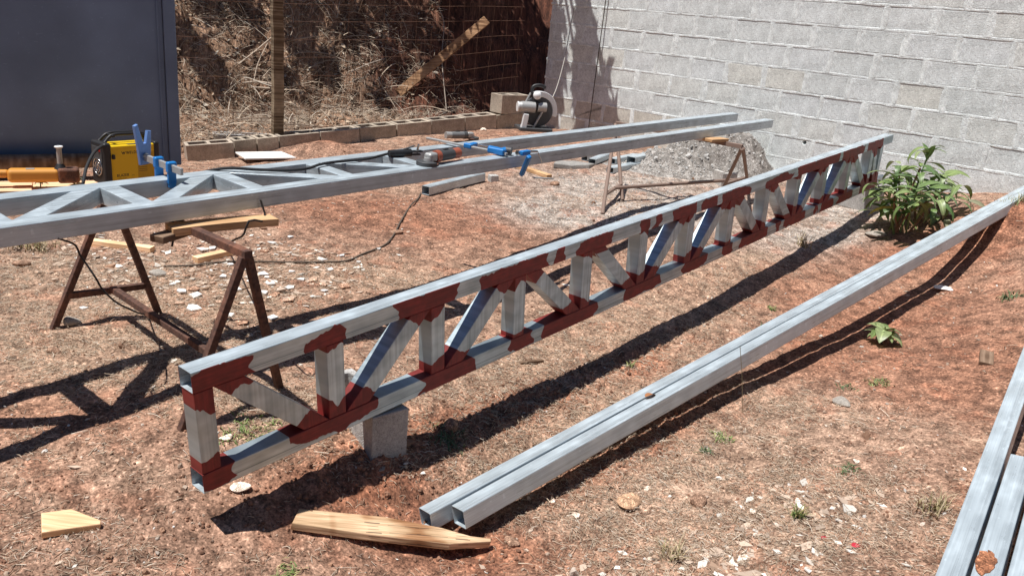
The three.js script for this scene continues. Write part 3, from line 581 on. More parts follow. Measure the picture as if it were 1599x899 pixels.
// ---------------------------------------------------------------- short steel offcuts
{
  const cut = (label, ax, ay, bx, by, w, h, lift = 0, group) => {
    const a = on(ax, ay), b = on(bx, by); a.y += lift; b.y += lift; const d = b.clone().sub(a), L = d.length(); d.normalize();
    const z = d.clone().cross(V3(0, 1, 0)).normalize(), y = z.clone().cross(d);
    const o = solo('steel_offcut', lengthUV(at(tubeGeo(L, w, h, .002), 0, h, 0)), zinc, label, 'steel tube', [0, 0, 0], 0, group); stand(o, basis(a.clone().addScaledVector(z, w / 2), d, y, z)); return o;
  };
  cut('short square tube offcut lying open ended on the red earth under the flat truss', 664, 304, 752, 281, .07, .065, .004);
  cut('galvanised offcut lowest and nearest of the heap by the sand', 952, 270, 1010, 258, .075, .05, 0, 'steel offcuts by the sand heap');
  cut('galvanised offcut on the right of the heap, ending against the sand', 984, 262, 1030, 250, .09, .07, .03, 'steel offcuts by the sand heap');
  cut('galvanised offcut in the middle of the heap by the sand, behind the others', 955, 258, 992, 250, .07, .05, .01, 'steel offcuts by the sand heap');
  cut('galvanised offcut at the left of the heap by the sand', 924, 257, 950, 247, .07, .05, 0, 'steel offcuts by the sand heap');
  cut('dark galvanised offcut at the back left of the heap by the sand', 912, 252, 930, 244, .06, .05, 0, 'steel offcuts by the sand heap');
  const p = on(770, 281); solo('concrete_chunk', boxUV(jitter(rbox(.075, .06, .06, .006), .006, 20, 5), 2), concrete(.95, .93, .9), 'small pale concrete chunk at the end of the square tube offcut', 'concrete', [p.x, p.y + .02, p.z], .5);
  const q = on(894, 259); const s = new THREE.Shape([[-.2, -.06], [-.05, -.1], [.12, -.09], [.21, .02], [.06, .1], [-.12, .08]].map(v => new THREE.Vector2(...v)));
  solo('cement_slab', boxUV(jitter(at(new THREE.ExtrudeGeometry(s, { depth: .03, bevelEnabled: true, bevelSize: .008, bevelThickness: .008, bevelSegments: 2 }), 0, 0, 0, -Math.PI / 2), .02, 14, 3), 2), concrete(.62, .6, .57), 'flat grey slab of hardened cement left of the steel offcuts', 'cement', [q.x, q.y - .01, q.z], .3);
}
// ---------------------------------------------------------------- sheet metal panel, things along its foot
{
  const R0 = V3(-2.655, 0, -6.23), phi = 34 * Math.PI / 180, e = V3(Math.cos(phi), 0, -Math.sin(phi));
  const panelTex = tex(256, 256, (x, y) => { const u = x / 256, v = y / 256, k = 200 + (fbm(u * 4, v * 4, 4, 601, 4) - .5) * 46 + (vnoise(u * 90, v * 90, 603, 90) > .94 ? 22 : 0); return [k, k, k + 2]; });
  const paint = std({ map: panelTex, color: lin(.255, .375, .57), roughness: .5, metalness: .15 });
  const y0 = EYE - 1.34, t = thing('sheet_metal_panel', 'tall dark blue grey sheet metal panel standing at the left edge', 'panel', [R0.x, y0, R0.z], phi);
  part('sheet', boxUV(at(rbox(2.82, 3.4, .03, .003), -1.5, 1.7, -.02)), paint, t);
  part('edge_post', boxUV(at(rbox(.085, 3.4, .06, .008), -.0435, 1.7, -.015)), paint, t);
  part('fold_strip', boxUV(at(rbox(.012, 3.38, .012, .003), -.125, 1.7, -.002)), paint, t);
  const back = (x, z, y = 0) => V3(R0.x, y0 + y, R0.z).addScaledVector(e, x).add(V3(Math.sin(phi) * z, 0, Math.cos(phi) * z));
  // grey pipe and the tools in the panel's shade
  { const a = back(-1.32, .12, .06), b = back(-.30, .12, .07); const g = merge([rod(a.clone().sub(a), b.clone().sub(a), .055, .05, 18)]); solo('log_pole', jitter(g, .006, 9, 3), std({ map: woodOld, color: lin(.5, .48, .45), roughness: .9 }), 'grey weathered pole lying along the foot of the blue grey panel', 'pole', a); }
  { // orange demolition tool with an upright steel tube
    const c = deep(52, 266, 5.35), q = thing('demolition_hammer', 'orange power tool with an upright steel tube lying before the blue grey panel', 'power tool', [c.x, c.y - .03, c.z], phi - .1);
    part('body', boxUV(jitter(rbox(.30, .085, .10, .025, 4), .006, 12, 5), 2), orange, q);
    part('grip', at(rbox(.2, .05, .06, .02, 4), -.24, .01, 0), orange, q);
    part('gearbox', boxUV(at(rbox(.13, .10, .11, .02, 3), .20, .0, 0), 3), rust, q);
    part('label_plate', at(rbox(.05, .002, .035, .001), -.02, .044, .01), castGrey, q);
    const tb = part('upright_tube', at(cyl(.017, .017, .15, 16), .155, .11, .0), castGrey, q);
    part('ring', at(new THREE.TorusGeometry(.021, .006, 8, 22), .155, .187, 0, Math.PI / 2), whitePaint, tb);
    part('tube_foot', at(cyl(.02, .042, .04, 16), .155, .055, 0), black, q);
  }
  { const p = on(15, 297); solo('tan_board', boxUV(jitter(rbox(.34, .03, .3, .004), .006, 8, 3), 2), palePly, 'tan board lying at the left edge before the orange tool', 'wood', [p.x - .05, p.y + .012, p.z], .5); }
  { const p = on(105, 293); solo('pale_board', boxUV(jitter(rbox(.62, .02, .34, .004), .006, 8, 5), 2), palePly, 'pale board lying under the small plant before the welder', 'wood', [p.x + .06, p.y + .006, p.z], .62); }
  { const p = on(428, 247); solo('white_board', jitter(rbox(.60, .014, .30, .003), .004, 8, 7), std({ color: lin(.82, .80, .76), roughness: .8 }), 'white board lying flat between the block row and the flat truss', 'board', [p.x, p.y + .02, p.z], .62); }
  // welding inverter
  const wpos = deep(206, 287, 5.45), wt = .93;
  const w = thing('welding_machine', 'yellow and black portable welding machine behind the flat truss', 'welder', [wpos.x, wpos.y, wpos.z], wt);
  const label = new THREE.CanvasTexture((() => {
    const c = document.createElement('canvas'); c.width = 512; c.height = 384; const k = c.getContext('2d'); k.fillStyle = '#e6bb10'; k.fillRect(0, 0, 512, 384);
    k.fillStyle = 'rgba(150,110,0,.45)'; k.fillRect(300, 60, 212, 324);
    k.fillStyle = '#1b1708'; k.font = 'bold 44px sans-serif'; k.fillText('WELDSTER', 168, 74);
    k.lineWidth = 9; k.strokeStyle = '#1b1708'; k.beginPath(); k.moveTo(112, 44); k.lineTo(128, 70); k.lineTo(136, 52); k.lineTo(144, 70); k.lineTo(158, 44); k.stroke();
    k.font = 'bold 42px sans-serif'; k.fillText('BLAZER', 38, 332); k.font = '20px sans-serif'; k.fillText('210', 220, 332); k.font = '14px sans-serif'; k.fillText('INVERTER WELDER', 40, 356);
    k.fillStyle = 'rgba(40,32,4,.75)'; for (let i = 0; i < 8; i++) k.fillRect(316, 128 + i * 22, 104, 6);
    return c;
  })()); label.colorSpace = THREE.SRGBColorSpace;
  // local: x along the yellow side, z towards its face, black front at -x
  part('yellow_case', boxUV(at(rbox(.31, .25, .17, .01, 3), .02, .135, -.09)), yellow, w);
  { const g = new THREE.PlaneGeometry(.285, .22); part('printed_side', at(g, .022, .135, -.0035), std({ map: label, roughness: .45 }), w); }
  part('front_cover', at(rbox(.05, .28, .185, .016, 3), -.15, .14, -.09), black, w);
  part('rear_cover', at(rbox(.04, .27, .185, .014, 3), .185, .138, -.09), black, w);
  part('vent_slot', at(rbox(.004, .10, .13, .002), -.177, .20, -.09), darkGrey, w);
  { const fan = []; for (const y of [.115]) { fan.push(at(new THREE.TorusGeometry(.055, .005, 6, 26), -.178, y, -.09, 0, Math.PI / 2)); fan.push(at(new THREE.TorusGeometry(.032, .005, 6, 22), -.178, y, -.09, 0, Math.PI / 2)); for (let i = 0; i < 4; i++) fan.push(at(rbox(.005, .115, .008, .002), -.179, y, -.09, i * Math.PI / 4)); } part('fan_guard', merge(fan), steel, w); }
  part('switch', at(rbox(.012, .03, .024, .003), -.178, .235, -.05), red, w);
  { const h = []; h.push(tube([V3(-.14, .275, -.055), V3(-.09, .318, -.06), V3(.03, .325, -.06), V3(.13, .318, -.06), V3(.17, .275, -.055)], .011, 30, 8), tube([V3(-.14, .275, -.13), V3(-.09, .318, -.125), V3(.03, .325, -.125), V3(.13, .318, -.125), V3(.17, .275, -.13)], .011, 30, 8), at(rbox(.02, .016, .09, .005), -.08, .315, -.092), at(rbox(.02, .016, .09, .005), .12, .315, -.092)); part('handle', merge(h), black, w); }
  part('strap_lug', at(rbox(.018, .03, .03, .005), -.115, .19, -.002), black, w);
  part('top_label', at(rbox(.07, .002, .03, .0005), .03, .2615, -.03), darkGrey, w);
  const fr = V3(-.18, .225, -.06).applyEuler(new THREE.Euler(0, wt, 0)).add(wpos);
  const floor = on(125, 300);
  const a = fr.clone(), o = V3(0, 0, 0);
  const pts = [a, deep(160, 228, 5.25), deep(146, 238, 5.1), deep(134, 262, 5.0), deep(128, 288, 4.9), floor.clone().add(V3(-.02, .012, .1))].map(p => p.clone().sub(a));
  solo('power_cable', tube(pts, .010, 40, 8), rubber, 'thick black cable hanging from the front of the yellow welder', 'cable', a);
  // blue bar clamp gripping the far chord beside the welder
  const C = thing('bar_clamp', 'blue bar clamp with two forked handles clamped on the flat truss beside the yellow welder', 'clamp', flatPoint(-5.185, -.0, WF - TW / 2), 0, 'blue clamps on the flat truss'); C.quaternion.copy(flatTurn);
  part('bar', at(rbox(.012, .028, .32, .002), 0, .048, -.035), castGrey, C);
  for (const z of [TW / 2 + .009, -TW / 2 - .009 - .008]) { const j = part('jaw', merge([at(rbox(.034, .085, .016, .005, 3), 0, .024, z), at(rbox(.040, .045, .024, .008, 3), 0, .05, z), at(rbox(.03, .03, .02, .008, 3), 0, -.02, z)]), blue, C); }
  { const fork = new THREE.Shape([[-.022, -.01], [.022, -.01], [.030, .065], [.034, .118], [.022, .120], [.010, .072], [-.008, .072], [-.032, .150], [-.043, .146], [-.030, .065]].map(v => new THREE.Vector2(...v)));
    part('fork_handle', at(new THREE.ExtrudeGeometry(fork, { depth: .010, bevelEnabled: true, bevelSize: .003, bevelThickness: .003, bevelSegments: 2 }), 0, .03, -.175, 0, .3), std({ color: lin(.16, .30, .62), roughness: .4, metalness: .2 }), C); part('pivot', at(cyl(.012, .012, .03, 12), 0, .055, -.165, Math.PI / 2), steel, C); }
}
// ---------------------------------------------------------------- tools lying on the flat truss
function angleGrinder(label, group, bodyMat, collarMat, tipMat) {
  const t = thing('angle_grinder', label, 'grinder', [0, 0, 0], 0, group), X = Math.PI / 2;     // +x from the disc head to the handle's end
  part('motor_body', at(cyl(.031, .030, .13, 20), .135, .034, 0, 0, 0, X), bodyMat, t);
  part('collar', at(cyl(.034, .034, .034, 20), .062, .034, 0, 0, 0, X), collarMat, t);
  part('handle_end', at(cyl(.027, .031, .06, 18), .225, .034, 0, 0, 0, X), tipMat, t);
  part('gear_head', merge([at(rbox(.07, .05, .055, .016, 4), .015, .036, 0), at(cyl(.026, .03, .03, 18), -.005, .02, 0)]), castGrey, t);
  { const pr = []; for (let i = 0; i <= 16; i++) { const a = -Math.PI / 2 - i / 16 * Math.PI; pr.push(new THREE.Vector2(Math.cos(a) * .062, Math.sin(a) * .062)); } for (let i = 16; i >= 0; i--) { const a = -Math.PI / 2 - i / 16 * Math.PI; pr.push(new THREE.Vector2(Math.cos(a) * .02, Math.sin(a) * .02)); }
    part('disc_guard', at(new THREE.ExtrudeGeometry(new THREE.Shape(pr), { depth: .018, bevelEnabled: true, bevelSize: .002, bevelThickness: .002, bevelSegments: 1 }), -.01, -.002, 0, -Math.PI / 2), darkGrey, t); }
  part('disc', at(cyl(.057, .057, .003, 30), -.008, .004, 0), rust, t);
  part('switch', at(rbox(.04, .01, .014, .004), .14, .066, .0), black, t);
  return t;
}
{
  const g1 = angleGrinder('angle grinder with an orange collar lying on the near chord of the flat truss', 'hand tools around the flat truss', darkGrey, orangeRed, orangeRed);
  const a = onFlat(636, 258, .02), b = onFlat(706, 244, .03); g1.position.copy(flatPoint(-4.02, -.004, .055)); g1.quaternion.copy(flatTurn); g1.rotateY(.10); g1.scale.setScalar(.88);
  const g2 = angleGrinder('grey angle grinder lying on the ground by the block row', 'hand tools around the flat truss', std({ color: lin(.16, .165, .17), roughness: .5 }), darkGrey, castGrey);
  const p = on(735, 219), q = on(688, 223); g2.position.copy(p).add(V3(0, .02, 0)); g2.rotation.y = dirXZ(p, q); g2.scale.setScalar(1.12);
  // electrode holder and its cable
  const h = thing('electrode_holder', 'black welding electrode holder lying on a cross web by the angle grinder', 'welding tool', flatPoint(-4.03, -.018, .25), 0); h.quaternion.copy(flatTurn); h.rotateY(-.25);
  part('grip', at(cyl(.017, .020, .12, 16), 0, 0, 0, 0, 0, Math.PI / 2), black, h); part('jaw', merge([at(rbox(.07, .010, .022, .004), .09, .006, 0), at(rbox(.06, .008, .02, .004), .085, -.010, 0)]), darkGrey, h); part('screw', at(cyl(.006, .006, .045, 10), .10, .02, 0, .3), steel, h);
  part('lever', at(rbox(.06, .006, .014, .003), .05, .026, 0, 0, 0, .25), darkGrey, h);
  const cpts = [flatPoint(-4.10, -.018, .262), flatPoint(-4.25, -.010, .245), flatPoint(-4.42, -.012, .25), flatPoint(-4.52, -.012, .24), flatPoint(-4.62, -.012, .20), flatPoint(-4.72, -.012, .21), flatPoint(-4.82, -.012, .27), flatPoint(-4.93, -.012, .35), flatPoint(-5.02, .02, .42), flatPoint(-5.08, .06, .47), flatPoint(-5.12, .12, .5)];
  solo('welding_cable', tube(cpts.map(c => c.clone().sub(cpts[0])), .0065, 70, 8), rubber, 'black welding cable snaking over the webs of the flat truss', 'cable', cpts[0]);
  // quick bar clamp lying across both chords
  const bc = thing('bar_clamp', 'long blue and grey bar clamp lying across the two chords of the flat truss', 'clamp', flatPoint(-3.55, -.004, .25), 0, 'blue clamps on the flat truss'); bc.quaternion.copy(flatTurn); bc.rotateY(.22);
  part('bar', at(rbox(.022, .010, .50, .002), 0, .012, 0), castGrey, bc);
  part('jaw', merge([at(rbox(.09, .022, .03, .006), .035, .014, .015), at(rbox(.03, .028, .05, .008), 0, .014, .015)]), blue, bc);
  part('sliding_head', merge([at(rbox(.045, .034, .10, .010, 3), 0, .018, .19), at(rbox(.10, .02, .03, .006), .04, .018, .20)]), blue, bc);
  part('trigger', at(rbox(.02, .022, .06, .006), .035, .02, .15), blue, bc);
  part('knob', at(cyl(.020, .020, .03, 18), .05, .020, .235, Math.PI / 2, 0, -.2), darkGrey, bc);
  part('screw', at(cyl(.005, .005, .12, 10), .035, .024, .12, Math.PI / 2), steel, bc);
  // third clamp hanging on the near chord
  const kc = thing('bar_clamp', 'blue clamp hanging by its jaw from the outer face of the near chord', 'clamp', flatPoint(-3.40, .0, -.005), 0, 'blue clamps on the flat truss'); kc.quaternion.copy(flatTurn);
  part('jaw', merge([at(rbox(.026, .15, .024, .007, 3), 0, -.045, .045, .55, 0, .30), at(rbox(.07, .026, .03, .007, 3), .02, .018, .018)]), blue, kc);
  part('bar', at(rbox(.20, .006, .024, .002), .11, -.115, .09, 0, .1, -.16), castGrey, kc);
  part('screw', merge([rod(V3(.055, .02, .01), V3(.12, .016, .02), .007), rod(V3(.125, .02, .02), V3(.155, -.045, .04), .003)]), steel, kc);
  part('pad', at(cyl(.012, .012, .012, 14), -.02, .018, .0, 0, 0, Math.PI / 2), steel, kc);
}
// ---------------------------------------------------------------- chop saw at the end of the block row
{
  const c = deep(832, 210, 8.3); c.y = EYE - 1.11;
  const t = thing('chop_saw', 'silver and black chop saw with a white blade guard standing by the wall corner', 'saw', c, .25);
  const X = Math.PI / 2;
  part('base', at(rbox(.34, .035, .26, .008), 0, .02, 0), darkGrey, t);
  part('front_leg', boxUV(at(rbox(.06, .17, .05, .012, 3), -.12, .09, .08, 0, 0, -.12)), whitePaint, t);
  part('motor', merge([at(cyl(.055, .055, .14, 22), -.09, .235, .05, 0, 0, X), at(cyl(.045, .052, .03, 22), -.175, .235, .05, 0, 0, X)]), castGrey, t);
  part('motor_cap', at(cyl(.05, .05, .012, 22), -.195, .235, .05, 0, 0, X), whitePaint, t);
  part('arm', merge([at(rbox(.05, .30, .06, .016, 3), -.01, .24, .0, 0, 0, .12), at(rbox(.10, .09, .08, .02, 3), -.015, .25, .03)]), black, t);
  part('gear_case', at(cyl(.048, .048, .09, 20), .055, .24, .04, 0, 0, X), castGrey, t);
  part('top_cap', at(new THREE.SphereGeometry(.042, 18, 12), -.005, .355, .05), whitePaint, t);
  part('handle', tube([V3(-.05, .37, 0), V3(-.04, .43, -.01), V3(.03, .45, -.01), V3(.09, .43, -.01)], .018, 24, 10), black, t);
  { const pr = [], R1 = .20, R0 = .155; for (let i = 0; i <= 20; i++) { const a = 1.9 - i / 20 * 2.1; pr.push(new THREE.Vector2(Math.cos(a) * R1, Math.sin(a) * R1)); } for (let i = 20; i >= 0; i--) { const a = 1.9 - i / 20 * 2.1; pr.push(new THREE.Vector2(Math.cos(a) * R0, Math.sin(a) * R0)); }
    part('blade_guard', at(new THREE.ExtrudeGeometry(new THREE.Shape(pr), { depth: .07, bevelEnabled: true, bevelSize: .006, bevelThickness: .006, bevelSegments: 2 }), .02, .19, -.03, 0, .25), whitePaint, t);
    part('guard_cheek', at(cyl(.150, .150, .03, 30), .03, .19, -.01, X, 0, 0), std({ color: lin(.30, .31, .33), roughness: .5 }), t); }
  part('blade', at(cyl(.145, .145, .004, 36), .03, .19, .03, X, 0, 0), darkGrey, t);
  part('strut', merge([rod(V3(-.14, .20, .0), V3(-.06, .37, .0), .012), rod(V3(-.02, .03, .06), V3(.06, .2, .06), .012)]), castGrey, t);
}
// ---------------------------------------------------------------- cables on the ground
{
  const lift = (p, h) => p.clone().add(V3(0, h, 0));
  const G = (px, py) => lift(on(px, py), .008);
  const c1 = [flatPoint(-5.0, .03, -.01), flatPoint(-4.99, .10, -.03), deep(388, 345, 2.95), deep(380, 366, 3.05), deep(366, 374, 3.2), G(352, 384)];
  solo('hanging_cable', tube(c1.map(p => p.clone().sub(c1[0])), .004, 40, 7), rubber, 'thin black cable looping down from the flat truss beside the curved plank', 'cable', c1[0]);
  const c2 = [[255, 418], [300, 417], [345, 411], [400, 411], [450, 411], [500, 412], [540, 409], [565, 399], [600, 386], [613, 372], [625, 350], [640, 330], [652, 312], [657, 302]].map(p => G(...p));
  solo('ground_cable', tube(c2.map(p => p.clone().sub(c2[0])), .0055, 120, 7), std({ color: lin(.11, .085, .065), roughness: .9 }), 'long dusty cable winding over the tile rubble to the square tube offcut', 'cable', c2[0]);
  const c3 = [flatPoint(-5.75, .06, .0), deep(118, 384, 2.75), deep(124, 398, 2.78), deep(134, 412, 2.8), deep(150, 436, 2.82), deep(158, 450, 2.86), deep(178, 470, 2.9), deep(205, 484, 2.98), G(230, 490)];
  solo('hanging_cable', tube(c3.map(p => p.clone().sub(c3[0])), .0035, 60, 7), rubber, 'thin black cable hanging behind the brace of the left sawhorse', 'cable', c3[0]);
  const c4 = [flatPoint(-5.33, .08, .05), deep(270, 372, 2.98), deep(268, 384, 3.0)];
  solo('hanging_cable', tube(c4.map(p => p.clone().sub(c4[0])), .004, 24, 7), rubber, 'short black cable end dangling under the dark plank on the left sawhorse', 'cable', c4[0]);
}
// ---------------------------------------------------------------- bank of red earth and dry brush behind the block row
const bankW = (x, z) => (x - ROW0.x) * ROWB.x + (z - ROW0.z) * ROWB.z, bankT = (x, z) => (x - ROW0.x) * ROWE.x + (z - ROW0.z) * ROWE.z;
function bankH(x, z) {
  const w = bankW(x, z), t = bankT(x, z), f = w - .34 - .10 * (vnoise(t * 1.3, 5, 701) - .5), base = tps(x, z);
  const knee = .75 - .35 * smooth(1.5, 3.2, t) + .15 * (vnoise(t * .8, 2, 703) - .5);
  let h = base + .05 + .22 * f + 1.15 * Math.max(0, f - knee) - .55 * Math.max(0, f - 3.6) - .55 * Math.max(0, f - 4.5);
  h += .30 * (fbm(x * .9, z * .9, 3, 711) - .5) * smooth(0, 1, f) + .16 * (fbm(x * 3.5, z * 3.5, 4, 713) - .5) * smooth(-.1, .5, f) + .04 * (fbm(x * 14, z * 14, 2, 717) - .5);
  return mix(base - .25, h, smooth(-.14, .06, f));
}
function bankSpot(px, py) { const s = sight(px, py); let t = 5.5; for (let i = 0; i < 900; i++, t += .012) if (EYE + s.y * t < bankH(s.x * t, s.z * t) && bankW(s.x * t, s.z * t) > .3) break; return V3(s.x * t, EYE + s.y * t, s.z * t); }
{
  const T0 = -9, T1 = 6, N = 380, M = 230, P = [], C = [], U = [], I = [];
  for (let j = 0; j <= M; j++) for (let i = 0; i <= N; i++) {
    const t = mix(T0, T1, i / N), w = .18 + 8 * Math.pow(j / M, 1.9), p = ROW0.clone().addScaledVector(ROWE, t).addScaledVector(ROWB, w);
    P.push(p.x, bankH(p.x, p.z), p.z); U.push(p.x / 1.1, (p.z + P[P.length - 2] * .6) / 1.1);
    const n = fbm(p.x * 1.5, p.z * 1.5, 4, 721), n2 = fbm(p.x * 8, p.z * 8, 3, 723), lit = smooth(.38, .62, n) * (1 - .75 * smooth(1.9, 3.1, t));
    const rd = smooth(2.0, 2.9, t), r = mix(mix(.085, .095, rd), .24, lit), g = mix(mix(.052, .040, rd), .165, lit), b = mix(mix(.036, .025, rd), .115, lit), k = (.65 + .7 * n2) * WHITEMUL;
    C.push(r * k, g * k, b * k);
    if (i && j) { const q = j * (N + 1) + i, a = q - N - 1; I.push(a - 1, q, q - 1, a - 1, a, q); }
  }
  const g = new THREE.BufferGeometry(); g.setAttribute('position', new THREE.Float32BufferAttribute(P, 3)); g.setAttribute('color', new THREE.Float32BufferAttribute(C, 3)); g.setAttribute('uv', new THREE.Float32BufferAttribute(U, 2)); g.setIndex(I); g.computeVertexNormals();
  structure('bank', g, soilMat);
}
const tint = (r, g, b, k) => { const q = .65 + k * .7; return new THREE.Color().setRGB(r * q, g * q, b * q); };
const dryMat = std({ color: 0xffffff, roughness: .95 }), _m = new THREE.Matrix4(), _q = new THREE.Quaternion(), _e = new THREE.Euler();
function scatter(name, geo, mat, list) {                 // list of { p, e, s, c }
  const m = new THREE.InstancedMesh(geo, mat, list.length); m.name = numbered(name); m.castShadow = m.receiveShadow = true;
  list.forEach((o, i) => { m.setMatrixAt(i, _m.compose(o.p, _q.setFromEuler(_e.set(o.e[0], o.e[1], o.e[2], 'YXZ')), o.s)); m.setColorAt(i, o.c); });
  return m;
}
// a bent three sided stalk of unit length along x, unit thickness
function stalk(bend, segs, seed) {
  const P = [], I = [];
  for (let i = 0; i <= segs; i++) { const u = i / segs, x = u - .5, y = bend * (1 - 4 * x * x) + .06 * (vnoise(u * 5, seed, 9) - .5), z = bend * .6 * Math.sin(u * 4 + seed), k = .5 * (1 - .5 * u); for (let j = 0; j < 3; j++) { const a = j / 3 * 6.2832; P.push(x, y, z, Math.cos(a) * k, Math.sin(a) * k); } }
  return (thick) => { const Q = [], X = []; for (let i = 0; i < P.length; i += 5) Q.push(P[i], P[i + 1] + P[i + 3] * thick, P[i + 2] + P[i + 4] * thick);
    for (let i = 0; i < segs; i++) for (let j = 0; j < 3; j++) { const a = i * 3 + j, b = i * 3 + (j + 1) % 3; X.push(a, a + 3, b, b, a + 3, b + 3); }
    const g = new THREE.BufferGeometry(); g.setAttribute('position', new THREE.Float32BufferAttribute(Q, 3)); g.setIndex(X); g.computeVertexNormals(); return g; };
}
{ // brush on the bank: twigs, stalks and curled dead leaves
  const R = rng(31), lists = [[], [], []], leaves = [];
  const pick = () => { const t = -1.9 + 5.3 * R(), w = .36 + 2.9 * Math.pow(R(), .8), p = ROW0.clone().addScaledVector(ROWE, t).addScaledVector(ROWB, w); p.y = bankH(p.x, p.z); return [p, t, w]; };
  for (let i = 0; i < 24000; i++) {
    const [p, t, w] = pick(); const bare = smooth(2.3, 3.2, t); if (R() < bare * .7) continue; if (fbm(p.x * 2, p.z * 2, 3, 731) < .40 && R() < .6) continue;
    const L = (.08 + .30 * R() * R()) * (R() < .08 ? 2.2 : 1), kind = R(); p.y += .01 + .10 * R() * R();
    const c = kind < .55 ? tint(.56, .45, .34, R()) : kind < .78 ? tint(.20, .14, .10, R()) : tint(.64, .56, .46, R());
    const th = .55 + 1.1 * R() * R();
    lists[i % 3].push({ p, e: [(R() - .5) * .9, R() * 6.28, (R() - .5) * 1.5 + .25], s: V3(L, L * .5 + .02, L * .5 + .02).set(L, L * (.30 + th * .5), L * (.30 + th * .5)), c });
  }
  for (let i = 0; i < 9000; i++) {
    const [p, t] = pick(); if (R() < .7 * smooth(2.3, 3.1, t)) continue; p.y += .005 + .06 * R() * R(); const s = .014 + .034 * R() * R();
    leaves.push({ p, e: [(R() - .5) * 2, R() * 6.28, (R() - .5) * 2], s: V3(s * 1.8, s, s), c: R() < .6 ? tint(.42, .33, .24, R()) : R() < .6 ? tint(.20, .14, .10, R()) : tint(.52, .46, .38, R()) });
  }
  const br = new THREE.Group(); br.name = 'dry_brush'; scene.add(br); tag(br, 'tangle of dry twigs and dead leaves covering the bank behind the fence', 'brush', null, 'stuff');
  [stalk(.10, 5, 1)(.020), stalk(.04, 4, 2)(.034), stalk(.18, 6, 3)(.026)].forEach((g, i) => { const m = scatter('twigs', g, dryMat, lists[i]); m.userData.kind = 'stuff'; br.add(m); });
  const lg = (() => { const P = [], I = []; for (let i = 0; i <= 4; i++) for (let j = 0; j <= 2; j++) { const u = i / 4, v = j - 1, w = .42 * Math.sin(Math.PI * Math.min(.98, u * .94 + .03)); P.push(u - .5, .22 * Math.abs(v) * w + .3 * u * u, v * w); if (i && j) { const q = i * 3 + j, a = q - 3; I.push(a - 1, q - 1, q, a - 1, q, a); } } const g = new THREE.BufferGeometry(); g.setAttribute('position', new THREE.Float32BufferAttribute(P, 3)); g.setIndex(I); g.computeVertexNormals(); return g; })();
  const lm = scatter('dead_leaves', lg, std({ color: 0xffffff, roughness: .9, side: THREE.DoubleSide }), leaves); lm.userData.kind = 'stuff'; br.add(lm);
}
{ // pieces on the bank that stand out
  const lean = (label, ax, ay, bx, by, w, t, mat, seed, up = .04) => { const a = bankSpot(ax, ay), b0 = sight(bx, by), la = a.distanceTo(eye), b = b0.clone().multiplyScalar(la / sight(ax, ay).length() * 1.0 + .12).add(eye); a.y += .0; const d = b.clone().sub(a); return solo('leaning_board', boxUV(bar(V3(0, 0, 0), d, w, t, V3(.3, .5, .8)), 2), mat, label, 'wood', a); };
  lean('long weathered board leaning on the bank behind the wire fence', 621, 146, 760, 31, .10, .035, std({ map: woodOld, bumpMap: grainBump, bumpScale: .003, color: lin(1.0, .78, .55), roughness: .9 }), 3);
  const twig = (label, pts, r, mat, off = .07) => { const P = pts.map(([x, y]) => { const p = bankSpot(x, y); const s = eye.clone().sub(p).normalize(); return p.addScaledVector(s, off); }), o = P[0].clone(); solo('dry_branch', tube(P.map(p => p.sub(o)), r, 24, 6), mat, label, 'branch', o, 0); };
  const pale = std({ color: lin(.50, .40, .31), roughness: .9 }), grey = std({ color: lin(.34, .28, .23), roughness: .9 });
  twig('pale straight stick slanting down to the left of the fence post', [[372, 100], [398, 80], [424, 58]], .008, pale);
  twig('pale forked stick reaching down beside the fence post', [[396, 126], [402, 100], [418, 66]], .006, pale);
  twig('grey branch lying level behind the fence post', [[378, 130], [402, 128], [426, 132]], .014, pale);
  twig('pale stick lying low to the left of the fence post', [[388, 137], [406, 137], [421, 138]], .010, pale, .1);
  twig('curved dry branch right of the fence post', [[440, 92], [470, 82], [510, 84], [540, 96]], .007, grey);
  twig('slanting dry stalk in the middle of the bank', [[548, 112], [575, 100], [600, 92]], .008, grey);
  twig('long thin hanging vine in front of the dark bank', [[678, 0], [692, 30], [690, 90], [697, 172]], .006, grey, .3);
  twig('bent dry branch at the foot of the leaning board', [[590, 124], [606, 150], [620, 172]], .007, pale);
}
